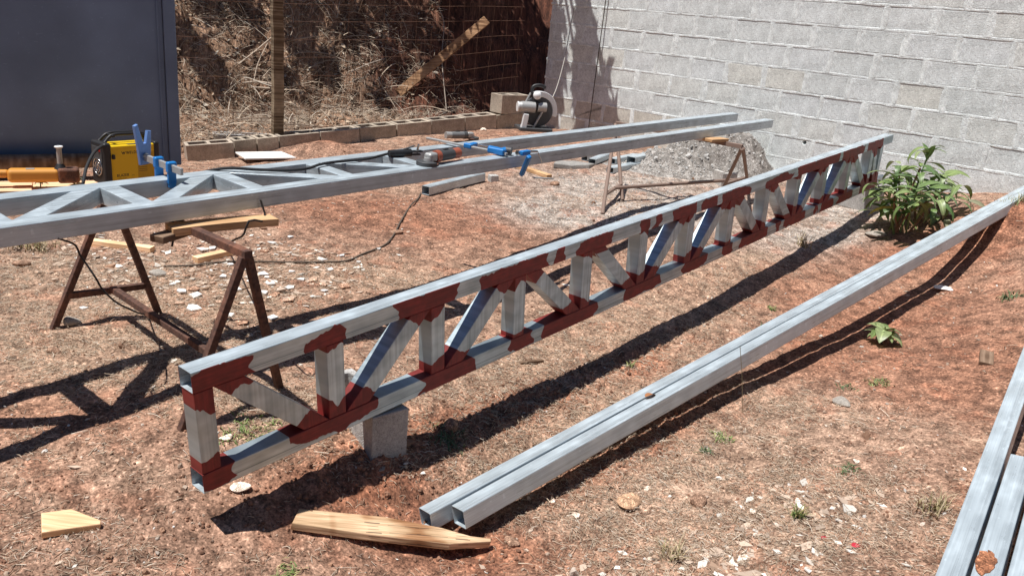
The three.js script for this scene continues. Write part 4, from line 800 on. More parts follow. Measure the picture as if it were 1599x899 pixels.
// ---------------------------------------------------------------- fence post and rusty wire mesh
{
  const foot = deep(433, 213, 7.62), t = thing('fence_post', 'square weathered wooden fence post standing behind the block row', 'post', [foot.x, foot.y - .1, foot.z], .55);
  part('post', boxUV(jitter(at(new THREE.BoxGeometry(.092, 2.6, .092, 2, 24, 2), 0, 1.3, 0), .012, 5, 9), 2), postWood, t);
  const wireMat = std({ color: lin(.16, .085, .055), roughness: .8, metalness: .3 });
  const O = ROW0.clone().addScaledVector(ROWB, .42).addScaledVector(ROWE, -.3); O.y = EYE - 1.42;
  const w = thing('wire_mesh_fence', 'rusty sagging wire mesh fence strung along the foot of the bank', 'fence', O, Math.atan2(-ROWE.z, ROWE.x)), R = rng(91), LEN_ = 4.1;
  for (let k = 0; k < 11; k++) { const P = []; for (let i = 0; i <= 16; i++) { const u = i / 16 * LEN_; P.push(V3(u, .14 + k * .165 + u * .055 + .03 * (vnoise(u * 1.3, k, 741) - .5) - .05 * Math.sin(u / LEN_ * 3.1) + .05 * smooth(3.2, 4.1, u) * (k - 5) * -.25, .05 * (vnoise(u * 1.1, k + 20, 743) - .5))); } part('wire', tube(P, .0024, 40, 5), wireMat, w); }
  for (let k = 0; k < 22; k++) { const u0 = .05 + k * .19, P = []; for (let i = 0; i <= 8; i++) { const v = i / 8 * 1.85; P.push(V3(u0 + .02 * (vnoise(v * 2, k, 745) - .5) + v * .02, .1 + v + u0 * .055, .05 * (vnoise(v * 1.5, k + 9, 747) - .5))); } part('wire', tube(P, .0017, 16, 5), wireMat, w); }
}
// ---------------------------------------------------------------- trees on top of the bank, above the picture, whose shade falls on the bank and the wall's end
function shadeTree(label, trunkAt, clusters, seed) {
  const R = rng(seed), base = trunkAt.clone(); base.y = bankH(base.x, base.z) - .1;
  const t = thing('tree', label, 'tree', base), bark = std({ map: woodOld, color: lin(.4, .36, .3), roughness: 1 }), top = V3(.1, 3.0, .1), limbs = [tube([V3(0, 0, 0), V3(.05, 1, .03), V3(.0, 2, .1), top], .07, 20, 9)];
  const P = [], I = [], leaf = (c, L) => { const a = R() * 6.28, b = -.3 - R() * 1.1, d = V3(Math.cos(a) * Math.cos(b), Math.sin(b), Math.sin(a) * Math.cos(b)), s = V3(-Math.sin(a), 0, Math.cos(a)).multiplyScalar(L * .17), n = P.length / 3; const q = [c, c.clone().addScaledVector(d, L * .45).add(s), c.clone().addScaledVector(d, L * .45).sub(s), c.clone().addScaledVector(d, L)]; q.forEach(v => P.push(v.x, v.y, v.z)); I.push(n, n + 2, n + 1, n + 1, n + 2, n + 3); };
  for (const [c0, r, n] of clusters) {
    const c = c0.clone().sub(base); limbs.push(tube([V3(0, Math.min(2.4, Math.max(1.0, c.y - .5)), .05), c.clone().multiplyScalar(.55).setY(Math.max(1.5, c.y * .95)), c], .016, 12, 6));
    for (let i = 0; i < n; i++) { const u = V3(R() - .5, R() - .5, R() - .5).multiplyScalar(2); if (u.length() > 1) continue; leaf(c.clone().addScaledVector(u, r), .09 + .09 * R()); }
  }
  part('trunk', merge(limbs), bark, t);
  const g = new THREE.BufferGeometry(); g.setAttribute('position', new THREE.Float32BufferAttribute(P, 3)); g.setIndex(I); g.computeVertexNormals();
  part('crown', g, std({ color: lin(.06, .11, .03), roughness: .7, side: THREE.DoubleSide }), t);
}
{
  const up = (p, k) => p.clone().addScaledVector(SUN_DIR, k), bs = bankSpot;
  const yaw = -.715747, wallAt = (u, v) => V3(.97058 + u * Math.cos(yaw), .33864 + EYE - v, -8.99076 - u * Math.sin(yaw));
  const A = [[bs(770, 60), .50, 1700], [bs(800, 120), .34, 1100], [bs(715, 105), .34, 800], [bs(730, 20), .45, 1300], [bs(835, 60), .4, 1100], [bs(650, 40), .30, 560], [bs(690, 150), .16, 160], [bs(840, 110), .25, 600], [bs(765, 130), .2, 300], [bs(610, 20), .28, 420]].map(([p, r, n], i) => [up(p, 2.1 + .12 * (i % 3)), r, n]);
  const W = [[-.94, .70, .11, 320], [-.95, 1.05, .10, 280], [-.92, 1.4, .09, 180], [-.56, .50, .09, 220], [-.52, .80, .11, 320], [-.48, 1.15, .11, 320], [-.60, .25, .06, 80], [-.97, .30, .06, 70], [-.22, 1.15, .06, 110], [-.24, .85, .045, 50], [-.05, 1.35, .06, 80], [-.2, 1.4, .05, 60]].map(([u, v, r, n], i) => [up(wallAt(u, v), 2.0 + .1 * (i % 3)), r, n]);
  shadeTree('leafy tree standing on the bank above the wall corner, outside the picture', bs(640, 5).add(V3(-.6, 0, -1.6)), [...A, ...W], 3);
  const B = [[bs(335, 110), .15, 330], [bs(305, 75), .13, 260], [bs(470, 20), .24, 620], [bs(550, 40), .22, 520], [bs(515, 112), .13, 240], [bs(455, 130), .10, 130], [bs(600, 160), .10, 130], [bs(385, 18), .16, 300], [bs(330, 12), .14, 240], [bs(620, 105), .13, 240], [bs(470, 80), .12, 220]].map(([p, r, n], i) => [up(p, 2.0 + .15 * (i % 4)), r, n]);
  shadeTree('slender tree standing on the bank behind the fence post, outside the picture', bs(420, 5).add(V3(-.9, 0, -1.6)), B, 5);
}
// ---------------------------------------------------------------- cord, rod, sand and rubble by the wall
{
  const o = deep(899, 0, 9.0), a = [[899, 0], [893, 30], [882, 90], [870, 135], [863, 152]].map(([x, y], i) => deep(x, y, 9.0 - i * .12).sub(o));
  solo('cord', tube(a, .005, 30, 6), std({ color: lin(.45, .42, .38), roughness: .8 }), 'pale cord hanging in front of the wall corner down to the chop saw', 'cord', o);
  const yaw = -.715747, wallAt = (u, v, out) => V3(.97058 + u * Math.cos(yaw) + out * Math.sin(yaw), .33864 + EYE - v, -8.99076 - u * Math.sin(yaw) + out * Math.cos(yaw));
  const p0 = wallAt(-.31, -.6, .02), p1 = wallAt(-.335, 1.5, .05); solo('thin_rod', rod(V3(0, 0, 0), p1.clone().sub(p0), .006), std({ color: lin(.10, .085, .075), roughness: .7 }), 'thin dark rod standing upright against the block wall', 'rod', p0);
  // grey sand heap against the wall
  const C = wallAt(1.62, 1.4, .26), D = spot(1075, 262), E_ = spot(1000, 255), F_ = spot(1215, 262), P = [], I = [], U = [], nx = 190, nz = 170, X0 = C.x - 2.1, X1 = C.x + 1.15, Z0 = C.z - 1.35, Z1 = C.z + 1.6;
  const bump = (x, z, c, rx, rz, h) => { const a = (x - c.x) * Math.cos(-.7) + (z - c.z) * Math.sin(-.7), b = -(x - c.x) * Math.sin(-.7) + (z - c.z) * Math.cos(-.7); return h * Math.exp(-((a / rx) ** 2 + (b / rz) ** 2)); };
  for (let j = 0; j <= nz; j++) for (let i = 0; i <= nx; i++) {
    const x = mix(X0, X1, i / nx), z = mix(Z0, Z1, j / nz); let s = bump(x, z, C, .24, .28, .29) + bump(x, z, D, .46, .30, .17) + bump(x, z, F_, .45, .36, .09) + bump(x, z, E_, .5, .3, .07);
    s *= 1 + .8 * (fbm(x * 3, z * 3, 3, 751) - .5); const lump = fbm(x * 6, z * 6, 3, 753); s += (.22 * (lump - .46) + .10 * (fbm(x * 15, z * 15, 3, 757) - .5)) * smooth(.05, .2, s) + .03 * (fbm(x * 22, z * 22, 2, 755) - .5) * smooth(.02, .1, s);
    P.push(x, tps(x, z) - .035 + s * 1.05, z); U.push(x * 2.2 + P[P.length - 2] * .9, z * 2.2 + P[P.length - 2] * .7);
    if (i && j) { const q = j * (nx + 1) + i, a = q - nx - 1; I.push(a - 1, q - 1, q, a - 1, q, a); }
  }
  const g = new THREE.BufferGeometry(); g.setAttribute('position', new THREE.Float32BufferAttribute(P, 3)); g.setIndex(I); g.computeVertexNormals();
  solo('sand_heap', boxUV(g, 1.3), std({ map: soilTex, bumpMap: soilBump, bumpScale: .006, color: lin(1.12, 1.16, 1.16), roughness: 1 }), 'heap of grey building sand against the foot of the block wall', 'sand');
  { // clods and coarse grains over the heap and the earth before it
    const R = rng(66), list = [], H = (x, z) => { let s = bump(x, z, C, .24, .28, .29) + bump(x, z, D, .46, .30, .17) + bump(x, z, F_, .45, .36, .09) + bump(x, z, E_, .5, .3, .07); s *= 1 + .8 * (fbm(x * 3, z * 3, 3, 751) - .5); const l = fbm(x * 6, z * 6, 3, 753); s += (.22 * (l - .46) + .10 * (fbm(x * 15, z * 15, 3, 757) - .5)) * smooth(.05, .2, s) + .03 * (fbm(x * 22, z * 22, 2, 755) - .5) * smooth(.02, .1, s); return [Math.max(ground(x, z), tps(x, z) - .035 + s * 1.05), s]; };
    for (let i = 0; i < 26000; i++) { const x = C.x - 2.4 + 3.4 * R(), z = C.z - 1.2 + 4.2 * R(), out = (x - wallAt(0, 0, 0).x) * Math.sin(yaw) + (z - wallAt(0, 0, 0).z) * Math.cos(yaw); if (out < .03) continue; const [y, s] = H(x, z), gr = Math.min(1, sumOf(GREY, x, z)); if (R() > (s > .05 ? .5 : gr * gr * .45)) continue; const r = (s > .05 ? .004 + .010 * R() * R() : .002 + .005 * R() * R()) + (s > .1 && R() < .05 ? .006 + .020 * R() * R() : 0); list.push({ p: V3(x, y + r * .3, z), e: [R() * 6, R() * 6, R() * 6], s: V3(r * (1 + .5 * R()), r * (.6 + .4 * R()), r), c: tint(.44, .43, .41, R()) }); }
    const m = scatter('sand_grains', jitter(new THREE.IcosahedronGeometry(1, 1), .6, 1.6, 8), std({ color: 0xffffff, roughness: 1 }), list); scene.add(m); tag(m, 'loose grey grains and clods on the sand heap and the earth before it', 'sand', null, 'stuff');
  }
  // broken block and dark stones
  const bb = on(1136, 290); const k = thing('broken_block', 'broken piece of pale hollow block standing by the right sawhorse', 'concrete block', bb, .4);
  part('web', boxUV(jitter(at(rbox(.16, .13, .035, .006), 0, .06, 0), .012, 18, 5), 2), concrete(1.0, .97, .93), k); part('flange', boxUV(jitter(at(rbox(.035, .15, .12, .006), -.07, .06, -.05), .012, 18, 6), 2), concrete(.95, .92, .88), k); part('flange', boxUV(jitter(at(rbox(.035, .12, .11, .006), .075, .055, -.05), .012, 18, 7), 2), concrete(.95, .92, .88), k);
  const R = rng(55), nth = ['first', 'second', 'third', 'fourth', 'fifth', 'sixth', 'seventh', 'eighth', 'ninth']; for (let i = 0; i < 9; i++) { const p = on(1166 + i * 9.5, 283 - i * 4.2); const r = .045 + .03 * R(); solo('dark_stone', jitter(new THREE.IcosahedronGeometry(r, 2), r * .9, 14, 60 + i).scale(1.2, .8, 1), concrete(.22, .20, .18), `dark clod of hardened mortar, ${nth[i]} from the left in the row behind the primed truss`, 'stone', [p.x, p.y + r * .3, p.z], R() * 6, 'dark clods behind the primed truss'); }
}
// ---------------------------------------------------------------- straw, gravel and crumbs of earth over the yard
{
  const R = rng(2024), straw = [[], [], []], stones = [], crumbs = [];
  const place2 = () => { // spread over the yard, more of it near the photographer where single pieces show
    const z = -1.15 - 7.6 * Math.pow(R(), 1.55), half = -z * .66 + .35; return [(R() * 2 - 1) * half, z]; };
  const clear = (x, z) => bankW(x, z) < .05 && x * .6563 * 1 + 0 < 99;
  let tries = 0;
  while (straw[0].length + straw[1].length + straw[2].length < 70000 && tries++ < 600000) {
    const [x, z] = place2(); if (!clear(x, z)) continue;
    const s = Math.min(1, sumOf(STRAW, x, z)), red = Math.min(1, sumOf(RED, x, z)), g = Math.min(1, sumOf(GREY, x, z)), patch = fbm(x * 2.6, z * 2.6, 3, 801), fine = fbm(x * 9, z * 9, 2, 803);
    const w = (.035 + .95 * s + .30 * smooth(.48, .66, patch)) * (1 - .78 * red) * (1 - .6 * g) * smooth(.30, .55, fine + s * .12);
    if (R() > w) continue;
    const L = (.012 + .032 * R() * R()) * (R() < .05 ? 2.6 : 1), th = (.0014 + .0018 * R()) / L, k = Math.floor(R() * 3), y = ground(x, z) + .002 + .008 * R() * R() * (s + .3);
    const c = R() < .66 ? tint(.58, .46, .34, R()) : R() < .6 ? tint(.34, .23, .15, R()) : tint(.74, .65, .53, R());
    straw[k].push({ p: V3(x, y, z), e: [(R() - .5) * .5, R() * 6.28, (R() - .5) * .5], s: V3(L, L * clamp(th / .045, .5, 2.2), L * clamp(th / .045, .5, 2.2)), c });
  }
  const sg = new THREE.Group(); sg.name = 'straw'; scene.add(sg); tag(sg, 'dry straw and grass stalks strewn over the red earth', 'straw', null, 'stuff');
  [stalk(.015, 3, 11)(.045), stalk(.04, 3, 12)(.045), stalk(.07, 4, 13)(.05)].forEach((g, i) => { const m = scatter('straw_stalks', g, dryMat, straw[i]); m.userData.kind = 'stuff'; sg.add(m); });
  for (let i = 0; i < 11000; i++) {
    const [x, z] = place2(); if (!clear(x, z)) continue; const red = Math.min(1, sumOf(RED, x, z)), n = fbm(x * 3, z * 3, 3, 811); if (R() > .25 + .9 * smooth(.42, .66, n) - .25 * red) continue;
    const r = (.0022 + .0052 * R() * R()) * (R() < .035 ? 2.6 : 1), u = R();
    stones.push({ p: V3(x, ground(x, z) + r * .25, z), e: [R() * 6, R() * 6, R() * 6], s: V3(r * (1 + R()), r * (.6 + .5 * R()), r * (.8 + .6 * R())), c: u < .5 ? tint(.33, .19, .12, R()) : u < .8 ? tint(.42, .31, .23, R()) : u < .95 ? tint(.55, .46, .38, R()) : tint(.74, .70, .65, R()) });
  }
  for (let i = 0; i < 40000; i++) {
    const [x, z] = place2(); if (!clear(x, z)) continue; const d = Math.min(1, sumOf(DUG, x, z)), red = Math.min(1, sumOf(RED, x, z)); if (R() > .30 + .7 * d) continue;
    const r = .0025 + .008 * R() * R() * (.5 + d); crumbs.push({ p: V3(x, ground(x, z) + r * .3, z), e: [R() * 6, R() * 6, R() * 6], s: V3(r, r * (.7 + .4 * R()), r * (.8 + .5 * R())), c: tint(.24, .125, .078, R()) });
  }
  const rock = jitter(new THREE.IcosahedronGeometry(1, 1), .55, 1.7, 5);
  tag(scene.add(Object.assign(scatter('gravel', rock, std({ color: 0xffffff, roughness: .9 }), stones), {})).children.at(-1), 'small pale and brown stones scattered over the red earth', 'gravel', null, 'stuff');
  scene.add(scatter('earth_crumbs', rock, std({ color: 0xffffff, roughness: 1 }), crumbs)); tag(scene.children.at(-1), 'loose crumbs of dug red earth', 'earth', null, 'stuff');
}
// ---------------------------------------------------------------- broken tiles and single stones
{
  const R = rng(88), white = [std({ color: lin(.86, .85, .82), roughness: .35 }), std({ color: lin(.78, .75, .70), roughness: .5 })], terra = [std({ map: soilTex, color: lin(1.9, 1.25, .90), roughness: .9 }), std({ map: soilTex, color: lin(2.4, 1.8, 1.4), roughness: .9 })], pale = std({ map: soilTex, color: lin(3.0, 2.5, 2.0), roughness: .9 });
  const shard = (label, px, py, size, m, group) => {
    const p = on(px, py), n = 4 + Math.floor(R() * 1.6), s = new THREE.Shape(); let a = R() * 6;
    for (let i = 0; i < n; i++) { const r = size * (.55 + .6 * R()); s[i ? 'lineTo' : 'moveTo'](Math.cos(a) * r, Math.sin(a) * r * .8); a += 6.283 / n * (.75 + .5 * R()); if (a > 1e9) break; }
    const g = boxUV(at(new THREE.ExtrudeGeometry(s, { depth: .006, bevelEnabled: true, bevelSize: .0015, bevelThickness: .001, bevelSegments: 1 }), 0, 0, 0, -Math.PI / 2), 2);
    const o = solo('tile_shard', g, m, label, 'tile', [p.x, p.y + .003, p.z], R() * 6, group); o.rotation.order = 'YXZ'; o.rotation.x = (R() - .5) * .22; o.rotation.z = (R() - .5) * .22; return o;
  };
  shard('largest white tile shard lying between the legs of the left sawhorse', 302, 483, .052, white[0]);
  shard('white tile shard close beside the right front leg of the left sawhorse', 356, 492, .036, white[0]);
  shard('white tile shard just right of the rearmost leg of the left sawhorse', 424, 496, .036, white[0]);
  shard('terracotta tile shard on the dark shadow under the left sawhorse', 378, 503, .042, terra[0]);
  shard('terracotta tile shard just left of the largest white shard', 280, 473, .036, terra[1]);
  shard('white tile shard lying by the black cable end behind the left sawhorse', 332, 388, .03, white[0]);
  shard('terracotta tile shard nearest the standing truss in the tile rubble', 536, 449, .036, terra[0]);
  shard('white tile shard at the right end of the tile rubble', 507, 456, .022, white[0]);
  const W = [[318, 389, .04], [340, 384, .024], [368, 451, .03], [420, 443, .035], [392, 440, .03], [282, 457, .024], [305, 463, .032], [130, 481, .02], [411, 456, .03], [453, 449, .026], [440, 452, .02], [410, 430, .03], [470, 436, .02], [455, 425, .02], [349, 432, .022], [385, 422, .026], [270, 444, .02], [360, 415, .018], [425, 378, .03], [452, 368, .02], [505, 408, .022], [516, 423, .02], [533, 400, .02], [591, 391, .018], [560, 412, .016]];
  W.forEach(([x, y, s], i) => shard('small white or cream tile shard in the rubble around the left sawhorse', x, y, s * 1.15, white[i % 3 ? 0 : 1], 'white tile shards in the rubble'));
  const T = [[300, 453, .03], [450, 469, .034], [421, 441, .028], [487, 437, .036], [395, 433, .022], [340, 470, .02], [430, 461, .026], [266, 430, .02], [365, 462, .024], [505, 446, .028], [413, 392, .024], [330, 440, .02], [290, 432, .018]];
  T.forEach(([x, y, s], i) => shard('small terracotta tile shard in the rubble around the left sawhorse', x, y, s * 1.15, terra[i % 2], 'terracotta tile shards in the rubble'));
  // countless small chips of tile, mortar and dry bark
  const zones = [blob(330, 440, .55, .40), blob(180, 405, .55, .3), blob(470, 430, .45, .3), blob(1240, 790, .28, .22), blob(1120, 880, .4, .2), blob(430, 385, .4, .25)], chips = [];
  for (let i = 0; i < 46000; i++) {
    const z = -1.2 - 5.0 * Math.pow(R(), 1.3), x = (R() * 2 - 1) * (-z * .66 + .3), d = Math.min(1, sumOf(zones, x, z)); if (bankW(x, z) > 0 || R() > 0.008 + .50 * d * d + .03 * smooth(.5, .7, fbm(x * 3, z * 3, 2, 821))) continue;
    const r = (.0035 + .013 * R() * R()) * (1 + .6 * d), u = R(); chips.push({ p: V3(x, ground(x, z) + .002, z), e: [(R() - .5) * .5, R() * 6.28, (R() - .5) * .5], s: V3(r * (1 + .8 * R()), r * .28, r), c: u < .52 ? tint(.50, .38, .29, R()) : u < .78 ? tint(.38, .25, .17, R()) : tint(.76, .70, .62, R()) });
  }
  { const q = new THREE.CylinderGeometry(1, .95, 1, 4, 1), pp = q.attributes.position; for (let i = 0; i < pp.count; i++) { const k = 1 + .5 * (hash2(Math.round(pp.getX(i) * 9), Math.round(pp.getZ(i) * 9), 3) - .5); pp.setX(i, pp.getX(i) * k); pp.setZ(i, pp.getZ(i) * k); } const m = scatter('tile_chips', q.toNonIndexed(), std({ color: 0xffffff, roughness: .85 }), chips); m.geometry.computeVertexNormals(); scene.add(m); tag(m, 'countless small chips of tile, mortar and bark on the earth', 'rubble', null, 'stuff'); }
  const stone = (label, px, py, r, m, sq = .7) => { const p = on(px, py); solo('stone', boxUV(jitter(new THREE.IcosahedronGeometry(r, 2), r * .7, .9 / r, Math.round(px)).scale(1.25, sq, 1), 3), m, label, 'stone', [p.x, p.y + r * .25, p.z], px % 6); };
  const gs = concrete(.75, .68, .6), bs = std({ map: soilTex, color: lin(1.25, .85, .62), roughness: 1 }), ws = std({ map: soilTex, color: lin(3.4, 3.2, 2.9), roughness: .9 });
  stone('rounded grey stone lying behind the brace of the left sawhorse', 246, 429, .036, gs); stone('small brown stone on the straw left of the truss shadow', 84, 549, .022, bs); stone('brown stone at the far left above the straw', 36, 413, .034, bs, .5);
  stone('grey stone just in front of the left sawhorse foot', 112, 507, .030, gs); stone('pale stone lying in shadow at the foot of the near concrete block', 704, 668, .03, bs); stone('flat pale stone on the earth right of the pair of tubes', 1316, 630, .034, gs, .45);
  stone('pale tan stone half buried below the pair of tubes', 985, 783, .042, std({ map: soilTex, color: lin(2.0, 1.4, .95), roughness: 1 }), .35); stone('small white stone below the near tube', 899, 804, .014, ws); stone('small round white stone at the edge of the tube shadow', 862, 783, .010, ws); stone('white stone in the straw beside the near tube', 1012, 762, .011, ws);
  stone('white stone in the middle of the straw below the tubes', 1177, 797, .013, ws); stone('flat pale chip before the near end of the standing truss', 372, 760, .026, ws, .3); stone('pale chip in the grass behind the standing truss', 352, 683, .018, ws, .4); stone('white crumpled scrap on the red earth beyond the small plant', 1473, 453, .045, white[0], .22);
  stone('pale stone by the foot of the leafy bush', 1368, 368, .06, gs, .4); stone('white chip near the grass tuft at the lower right', 1337, 724, .013, ws, .4); stone('red plastic scrap among pale chips at the lower right', 1336, 856, .012, std({ color: lin(.5, .03, .05), roughness: .5 }), .4); stone('second red scrap left of the first at the lower right', 1288, 843, .012, std({ color: lin(.4, .02, .04), roughness: .5 }), .4);
  stone('dark clod lying right of the pointed plank', 800, 848, .022, bs, .5); stone('small pale stone left of the grinder beyond the flat truss', 755, 205, .03, ws, .6); stone('brown clod in the open earth behind the standing truss', 620, 365, .035, bs, .5); stone('round dark clump at the foot of the blue hanging clamp', 868, 288, .035, bs, .7);
  stone('dark brown clod casting a shadow below the tubes', 1090, 782, .03, bs, .9);
  const leafc = std({ color: lin(.32, .13, .05), roughness: .9, side: THREE.DoubleSide });
}
// ---------------------------------------------------------------- plants
function leafGeo(L, W, droop, fold, n = 7) {             // a blade along +x, folded at the midrib, drooping to its tip
  const P = [], I = [], U = [];
  for (let i = 0; i <= n; i++) for (let j = 0; j <= 2; j++) { const u = i / n, v = j - 1, w = W * .5 * Math.pow(Math.sin(Math.PI * Math.min(.995, .04 + u * .95)), .75) * (1.25 - .5 * u), a = droop * u * u; P.push(L * u * Math.cos(a * .6), -L * Math.sin(a) * u * .7 + fold * Math.abs(v) * w, v * w); U.push(u, j / 2); if (i && j) { const q = i * 3 + j, b = q - 3; I.push(b - 1, q - 1, q, b - 1, q, b); } }
  const g = new THREE.BufferGeometry(); g.setAttribute('position', new THREE.Float32BufferAttribute(P, 3)); g.setAttribute('uv', new THREE.Float32BufferAttribute(U, 2)); g.setIndex(I); g.computeVertexNormals(); return g;
}
const leafTex = tex(128, 64, (x, y) => { const u = x / 128, v = Math.abs(y / 64 - .5) * 2; let k = 190 + (fbm(u * 9, v * 3, 2, 901) - .5) * 50 + (Math.abs(((u * 14 - v * 2.2) % 1 + 1) % 1 - .5) < .07 ? 18 : 0); if (v < .10) k += 40; return [k, k, k]; });
const leafMat = (r, g, b, rough = .42) => new THREE.MeshPhysicalMaterial({ map: leafTex, color: lin(r, g, b), roughness: rough, side: THREE.DoubleSide, transmission: .22, thickness: 0 });
const greens = [leafMat(.42, .57, .19), leafMat(.28, .44, .13), leafMat(.54, .66, .28), leafMat(.18, .32, .09)], yellowLeaf = leafMat(.55, .52, .08, .6), deadLeaf = leafMat(.50, .50, .30, .6);
{
  const R = rng(404), base = on(1405, 364), t = thing('leafy_bush', 'bushy green plant with long drooping leaves growing by the far end of the standing truss', 'bush', base);
  const d0 = base.clone().sub(eye).dot(camera.getWorldDirection(V3()));
  const geos = [leafGeo(.17, .046, .9, .25), leafGeo(.14, .040, 1.25, .3), leafGeo(.19, .050, .6, .2), leafGeo(.11, .034, .5, .25), leafGeo(.16, .042, 1.6, .3)];
  const stemMat = std({ color: lin(.22, .13, .07), roughness: .8 }), stemGreen = std({ color: lin(.16, .24, .07), roughness: .6 });
  const tips = [[1452, 236, 0, 1], [1405, 262, .12], [1438, 262, -.1], [1474, 272, .1], [1372, 290, .05], [1398, 300, -.22], [1432, 300, -.28], [1466, 306, -.25], [1492, 296, .0], [1384, 318, .1], [1420, 280, .25], [1455, 285, .25], [1412, 318, -.15], [1425, 302, .1], [1470, 318, .05], [1400, 285, .0], [1450, 300, -.05]];
  const stemRoot = [[0, 0], [.04, .02], [-.04, .01], [.10, -.02], [.16, .03]];
  tips.forEach(([px, py, dd, top], i) => {
    const p = deep(px, py, d0 + dd).sub(base), r = stemRoot[i % 5], root = V3(r[0], -.02, r[1]);
    part('stem', tube([root, root.clone().lerp(p, .45).add(V3((R() - .5) * .08, .03, (R() - .5) * .08)), p], .0055 + .003 * R(), 14, 6), i % 3 ? stemMat : stemGreen, t);
    const n = top ? 10 : 10;
    for (let k = 0; k < n; k++) {
      const yaw = k * 2.4 + R() * .8 + i, along = top ? (k / n) * .12 : (k / n) * .13, pitch = top && k > 4 ? .9 + R() * .3 : .35 - k / n * .2 + (R() - .5) * .5;
      const m = part('leaf', geos[top && k > 4 ? 3 : Math.floor(R() * 5)], greens[R() < .42 ? 0 : R() < .45 ? 1 : R() < .55 ? 2 : 3], t); m.rotation.order = 'YZX'; m.rotation.set((R() - .5) * .9, yaw, pitch); m.position.copy(p).add(V3(0, -along + .03, 0)); m.scale.setScalar(.90 + .45 * R());
    }
  });
  for (const [px, py, dd, yaw, mat] of [[1512, 312, -.05, -.35, deadLeaf], [1398, 325, -.1, 2.4, yellowLeaf], [1478, 342, -.2, 4.4, deadLeaf]]) { const m = part('leaf', geos[2], mat, t, 'pale yellowing leaf'); m.rotation.order = 'YZX'; m.rotation.set(.5, yaw, -.15); m.position.copy(deep(px, py, d0 + dd)).sub(base); }
}
function sprout(label, px, py, n, L, W, mats, seed, lift = .05, droop = .7) {
  const R = rng(seed), b = on(px, py), t = thing('small_plant', label, 'plant', b), g = leafGeo(L, W, droop, .18), stem = std({ color: lin(.20, .26, .09), roughness: .6 });
  part('stem', tube([V3(0, -.01, 0), V3(.006, lift * .6, 0), V3(0, lift + .01, .004)], .004, 10, 6), stem, t);
  for (let k = 0; k < n; k++) { const m = part('leaf', g, mats[Math.floor(R() * mats.length)], t); m.rotation.order = 'YZX'; m.rotation.set((R() - .5) * .5, k * 2.3 + R() * .5, .55 * R()); m.position.set(0, lift * (.55 + .45 * k / n), 0); m.scale.setScalar(.75 + .4 * R()); }
  return t;
}
sprout('small bright green plant with broad leaves growing beside the shadow of the tubes', 1376, 536, 12, .105, .075, [greens[2], leafMat(.30, .44, .14)], 7, .09);
sprout('small pale leaved plant growing by the pale board before the welder', 115, 292, 11, .07, .032, [leafMat(.42, .46, .28, .6), leafMat(.30, .36, .18, .6)], 8, .10);
sprout('pale seedling at the left of the pale board before the welder', 62, 296, 8, .055, .022, [leafMat(.42, .46, .28, .6)], 9, .07);
function tuft(label, px, py, n, L, spread, cols, seed, flat = 0) {
  const R = rng(seed), b = on(px, py), gs = [], P = [], C = [], I = [];
  for (let i = 0; i < n; i++) {
    const a = R() * 6.28, l = L * (.5 + .7 * R()), r = spread * Math.sqrt(R()), x = Math.cos(R() * 6.28) * r, z = Math.sin(R() * 6.28) * r, c = cols[Math.floor(R() * cols.length)], w = .0022 + .0018 * R(), lean = .25 + .9 * R() + flat, q = P.length / 3, k = .7 + .6 * R(), gy = ground(b.x + x, b.z + z) - b.y;
    for (let s = 0; s <= 3; s++) { const u = s / 3, out = l * Math.sin(lean * u) * u, up = l * u * Math.cos(lean * u * .9), ww = w * (1 - u * .85), ox = -Math.sin(a) * ww, oz = Math.cos(a) * ww; P.push(x + Math.cos(a) * out + ox, gy + up - .003, z + Math.sin(a) * out + oz, x + Math.cos(a) * out - ox, gy + up - .003, z + Math.sin(a) * out - oz); C.push(c[0] * k, c[1] * k, c[2] * k, c[0] * k, c[1] * k, c[2] * k); if (s) { const e = q + s * 2; I.push(e - 2, e - 1, e, e - 1, e + 1, e); } }
  }
  const g = new THREE.BufferGeometry(); g.setAttribute('position', new THREE.Float32BufferAttribute(P, 3)); g.setAttribute('color', new THREE.Float32BufferAttribute(C, 3)); g.setIndex(I); g.computeVertexNormals();
  const m = shade(new THREE.Mesh(g, grassMat)); m.name = numbered('grass_tuft'); m.position.copy(b); scene.add(m); tag(m, label, 'grass');
}
const grassMat = std({ vertexColors: true, roughness: .7, side: THREE.DoubleSide });
const GREEN = [[.13, .20, .05], [.22, .27, .09], [.30, .30, .12]], DRY = [[.50, .40, .25], [.40, .31, .19], [.26, .22, .10]], DARK = [[.07, .12, .05], [.12, .17, .07]];
tuft('spiky green grass tuft standing alone at the lower right', 1245, 806, 46, .055, .022, [...GREEN, [.30, .26, .10]], 1);
tuft('low green grass patch behind the near end of the standing truss', 388, 674, 130, .035, .10, GREEN, 2, .5);
tuft('small grass tuft on the mound over the far end of the tubes', 1585, 330, 90, .09, .10, [...GREEN, ...DRY], 3);
tuft('bluish green weed at the right edge beyond the wood block', 1578, 462, 70, .05, .07, DARK, 4, .6);
tuft('creeping weed below the small bright green plant', 1372, 602, 80, .03, .06, [...GREEN, ...DARK], 5, .7);
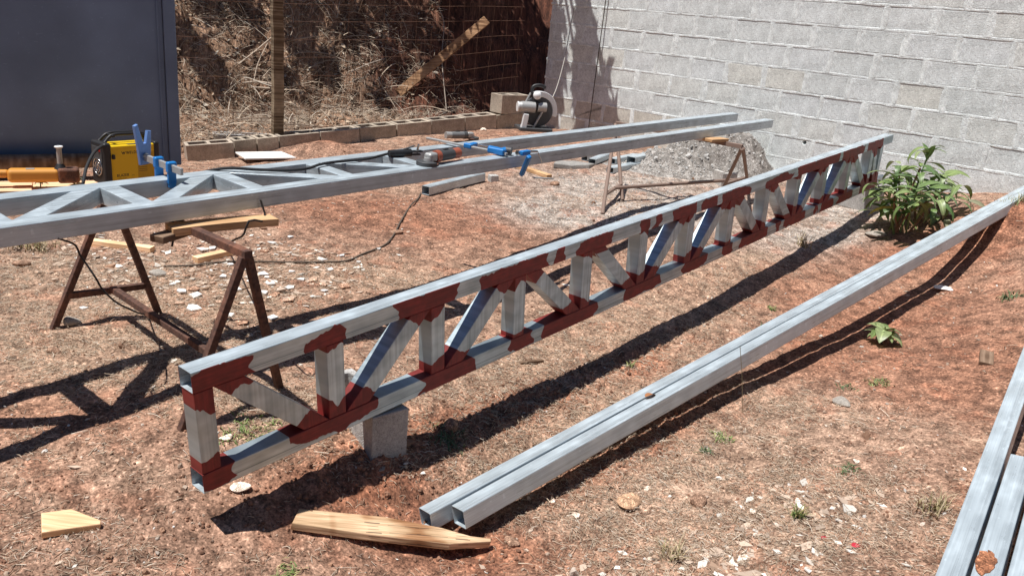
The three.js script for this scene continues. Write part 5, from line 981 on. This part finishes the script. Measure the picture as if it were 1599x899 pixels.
tuft('creeping weed left of the small bright green plant, lower down', 1318, 608, 40, .025, .05, DARK, 6, .7);
tuft('pair of pale green weeds in the straw below the tubes', 1132, 683, 60, .03, .04, GREEN, 7, .5);
tuft('dark green weed in the straw below the tubes', 1100, 703, 50, .028, .025, DARK, 8, .5);
tuft('dark weed growing in the shadow of the standing truss', 700, 684, 90, .04, .07, DARK, 9, .4);
tuft('tiny green tuft between the standing truss and the tubes', 1206, 483, 40, .03, .025, GREEN, 10, .4);
tuft('dry dead weed standing behind the tubes beyond the truss shadow', 1256, 386, 40, .14, .05, DRY, 11);
tuft('pale green weed at the bottom edge left of the plank', 452, 892, 60, .03, .04, GREEN, 12, .5);
tuft('bright tuft of grass in the long shadow of the truss', 985, 572, 26, .04, .02, GREEN, 13, .2);
tuft('creeping weed among pale chips at the lower right', 1325, 736, 70, .025, .05, DARK, 14, .7);
tuft('dry grass clump at the lower right beside the bright tube', 1460, 800, 70, .07, .06, DRY, 15);
tuft('dry grass clump low in the middle of the foreground', 1048, 866, 50, .06, .04, DRY, 16);
tuft('dry straw clump left of the sawhorse on the pale earth', 55, 386, 110, .09, .10, DRY, 17, .3);
tuft('green weed in the dark shade under the tubes', 1195, 512, 40, .035, .04, DARK, 18, .4);
{ const p = flatPoint(0, 0, 0); const g = leafGeo(.07, .03, .5, .35), m = std({ color: lin(.36, .15, .06), roughness: .8, side: THREE.DoubleSide }); const FA = frameOf(V3(-.095, -1.6, -2.353), .814, .133, .20); const l = solo('dead_leaf', g, m, 'curled brown leaf lying on the pair of long tubes', 'leaf'); place(l, FA, 1.02, .012, -.06); }

{ const a = on(1160, 642), b = deep(1156, 540, a.clone().sub(eye).dot(camera.getWorldDirection(V3())) - .12); solo('grass_stalk', tube([V3(0, 0, 0), b.clone().sub(a).multiplyScalar(.5).add(V3(.004, 0, 0)), b.clone().sub(a)], .0014, 16, 5), std({ color: lin(.30, .26, .16), roughness: .9 }), 'single thin dry stalk standing up in front of the long tubes', 'grass', a); }
renderer.render(scene, camera);
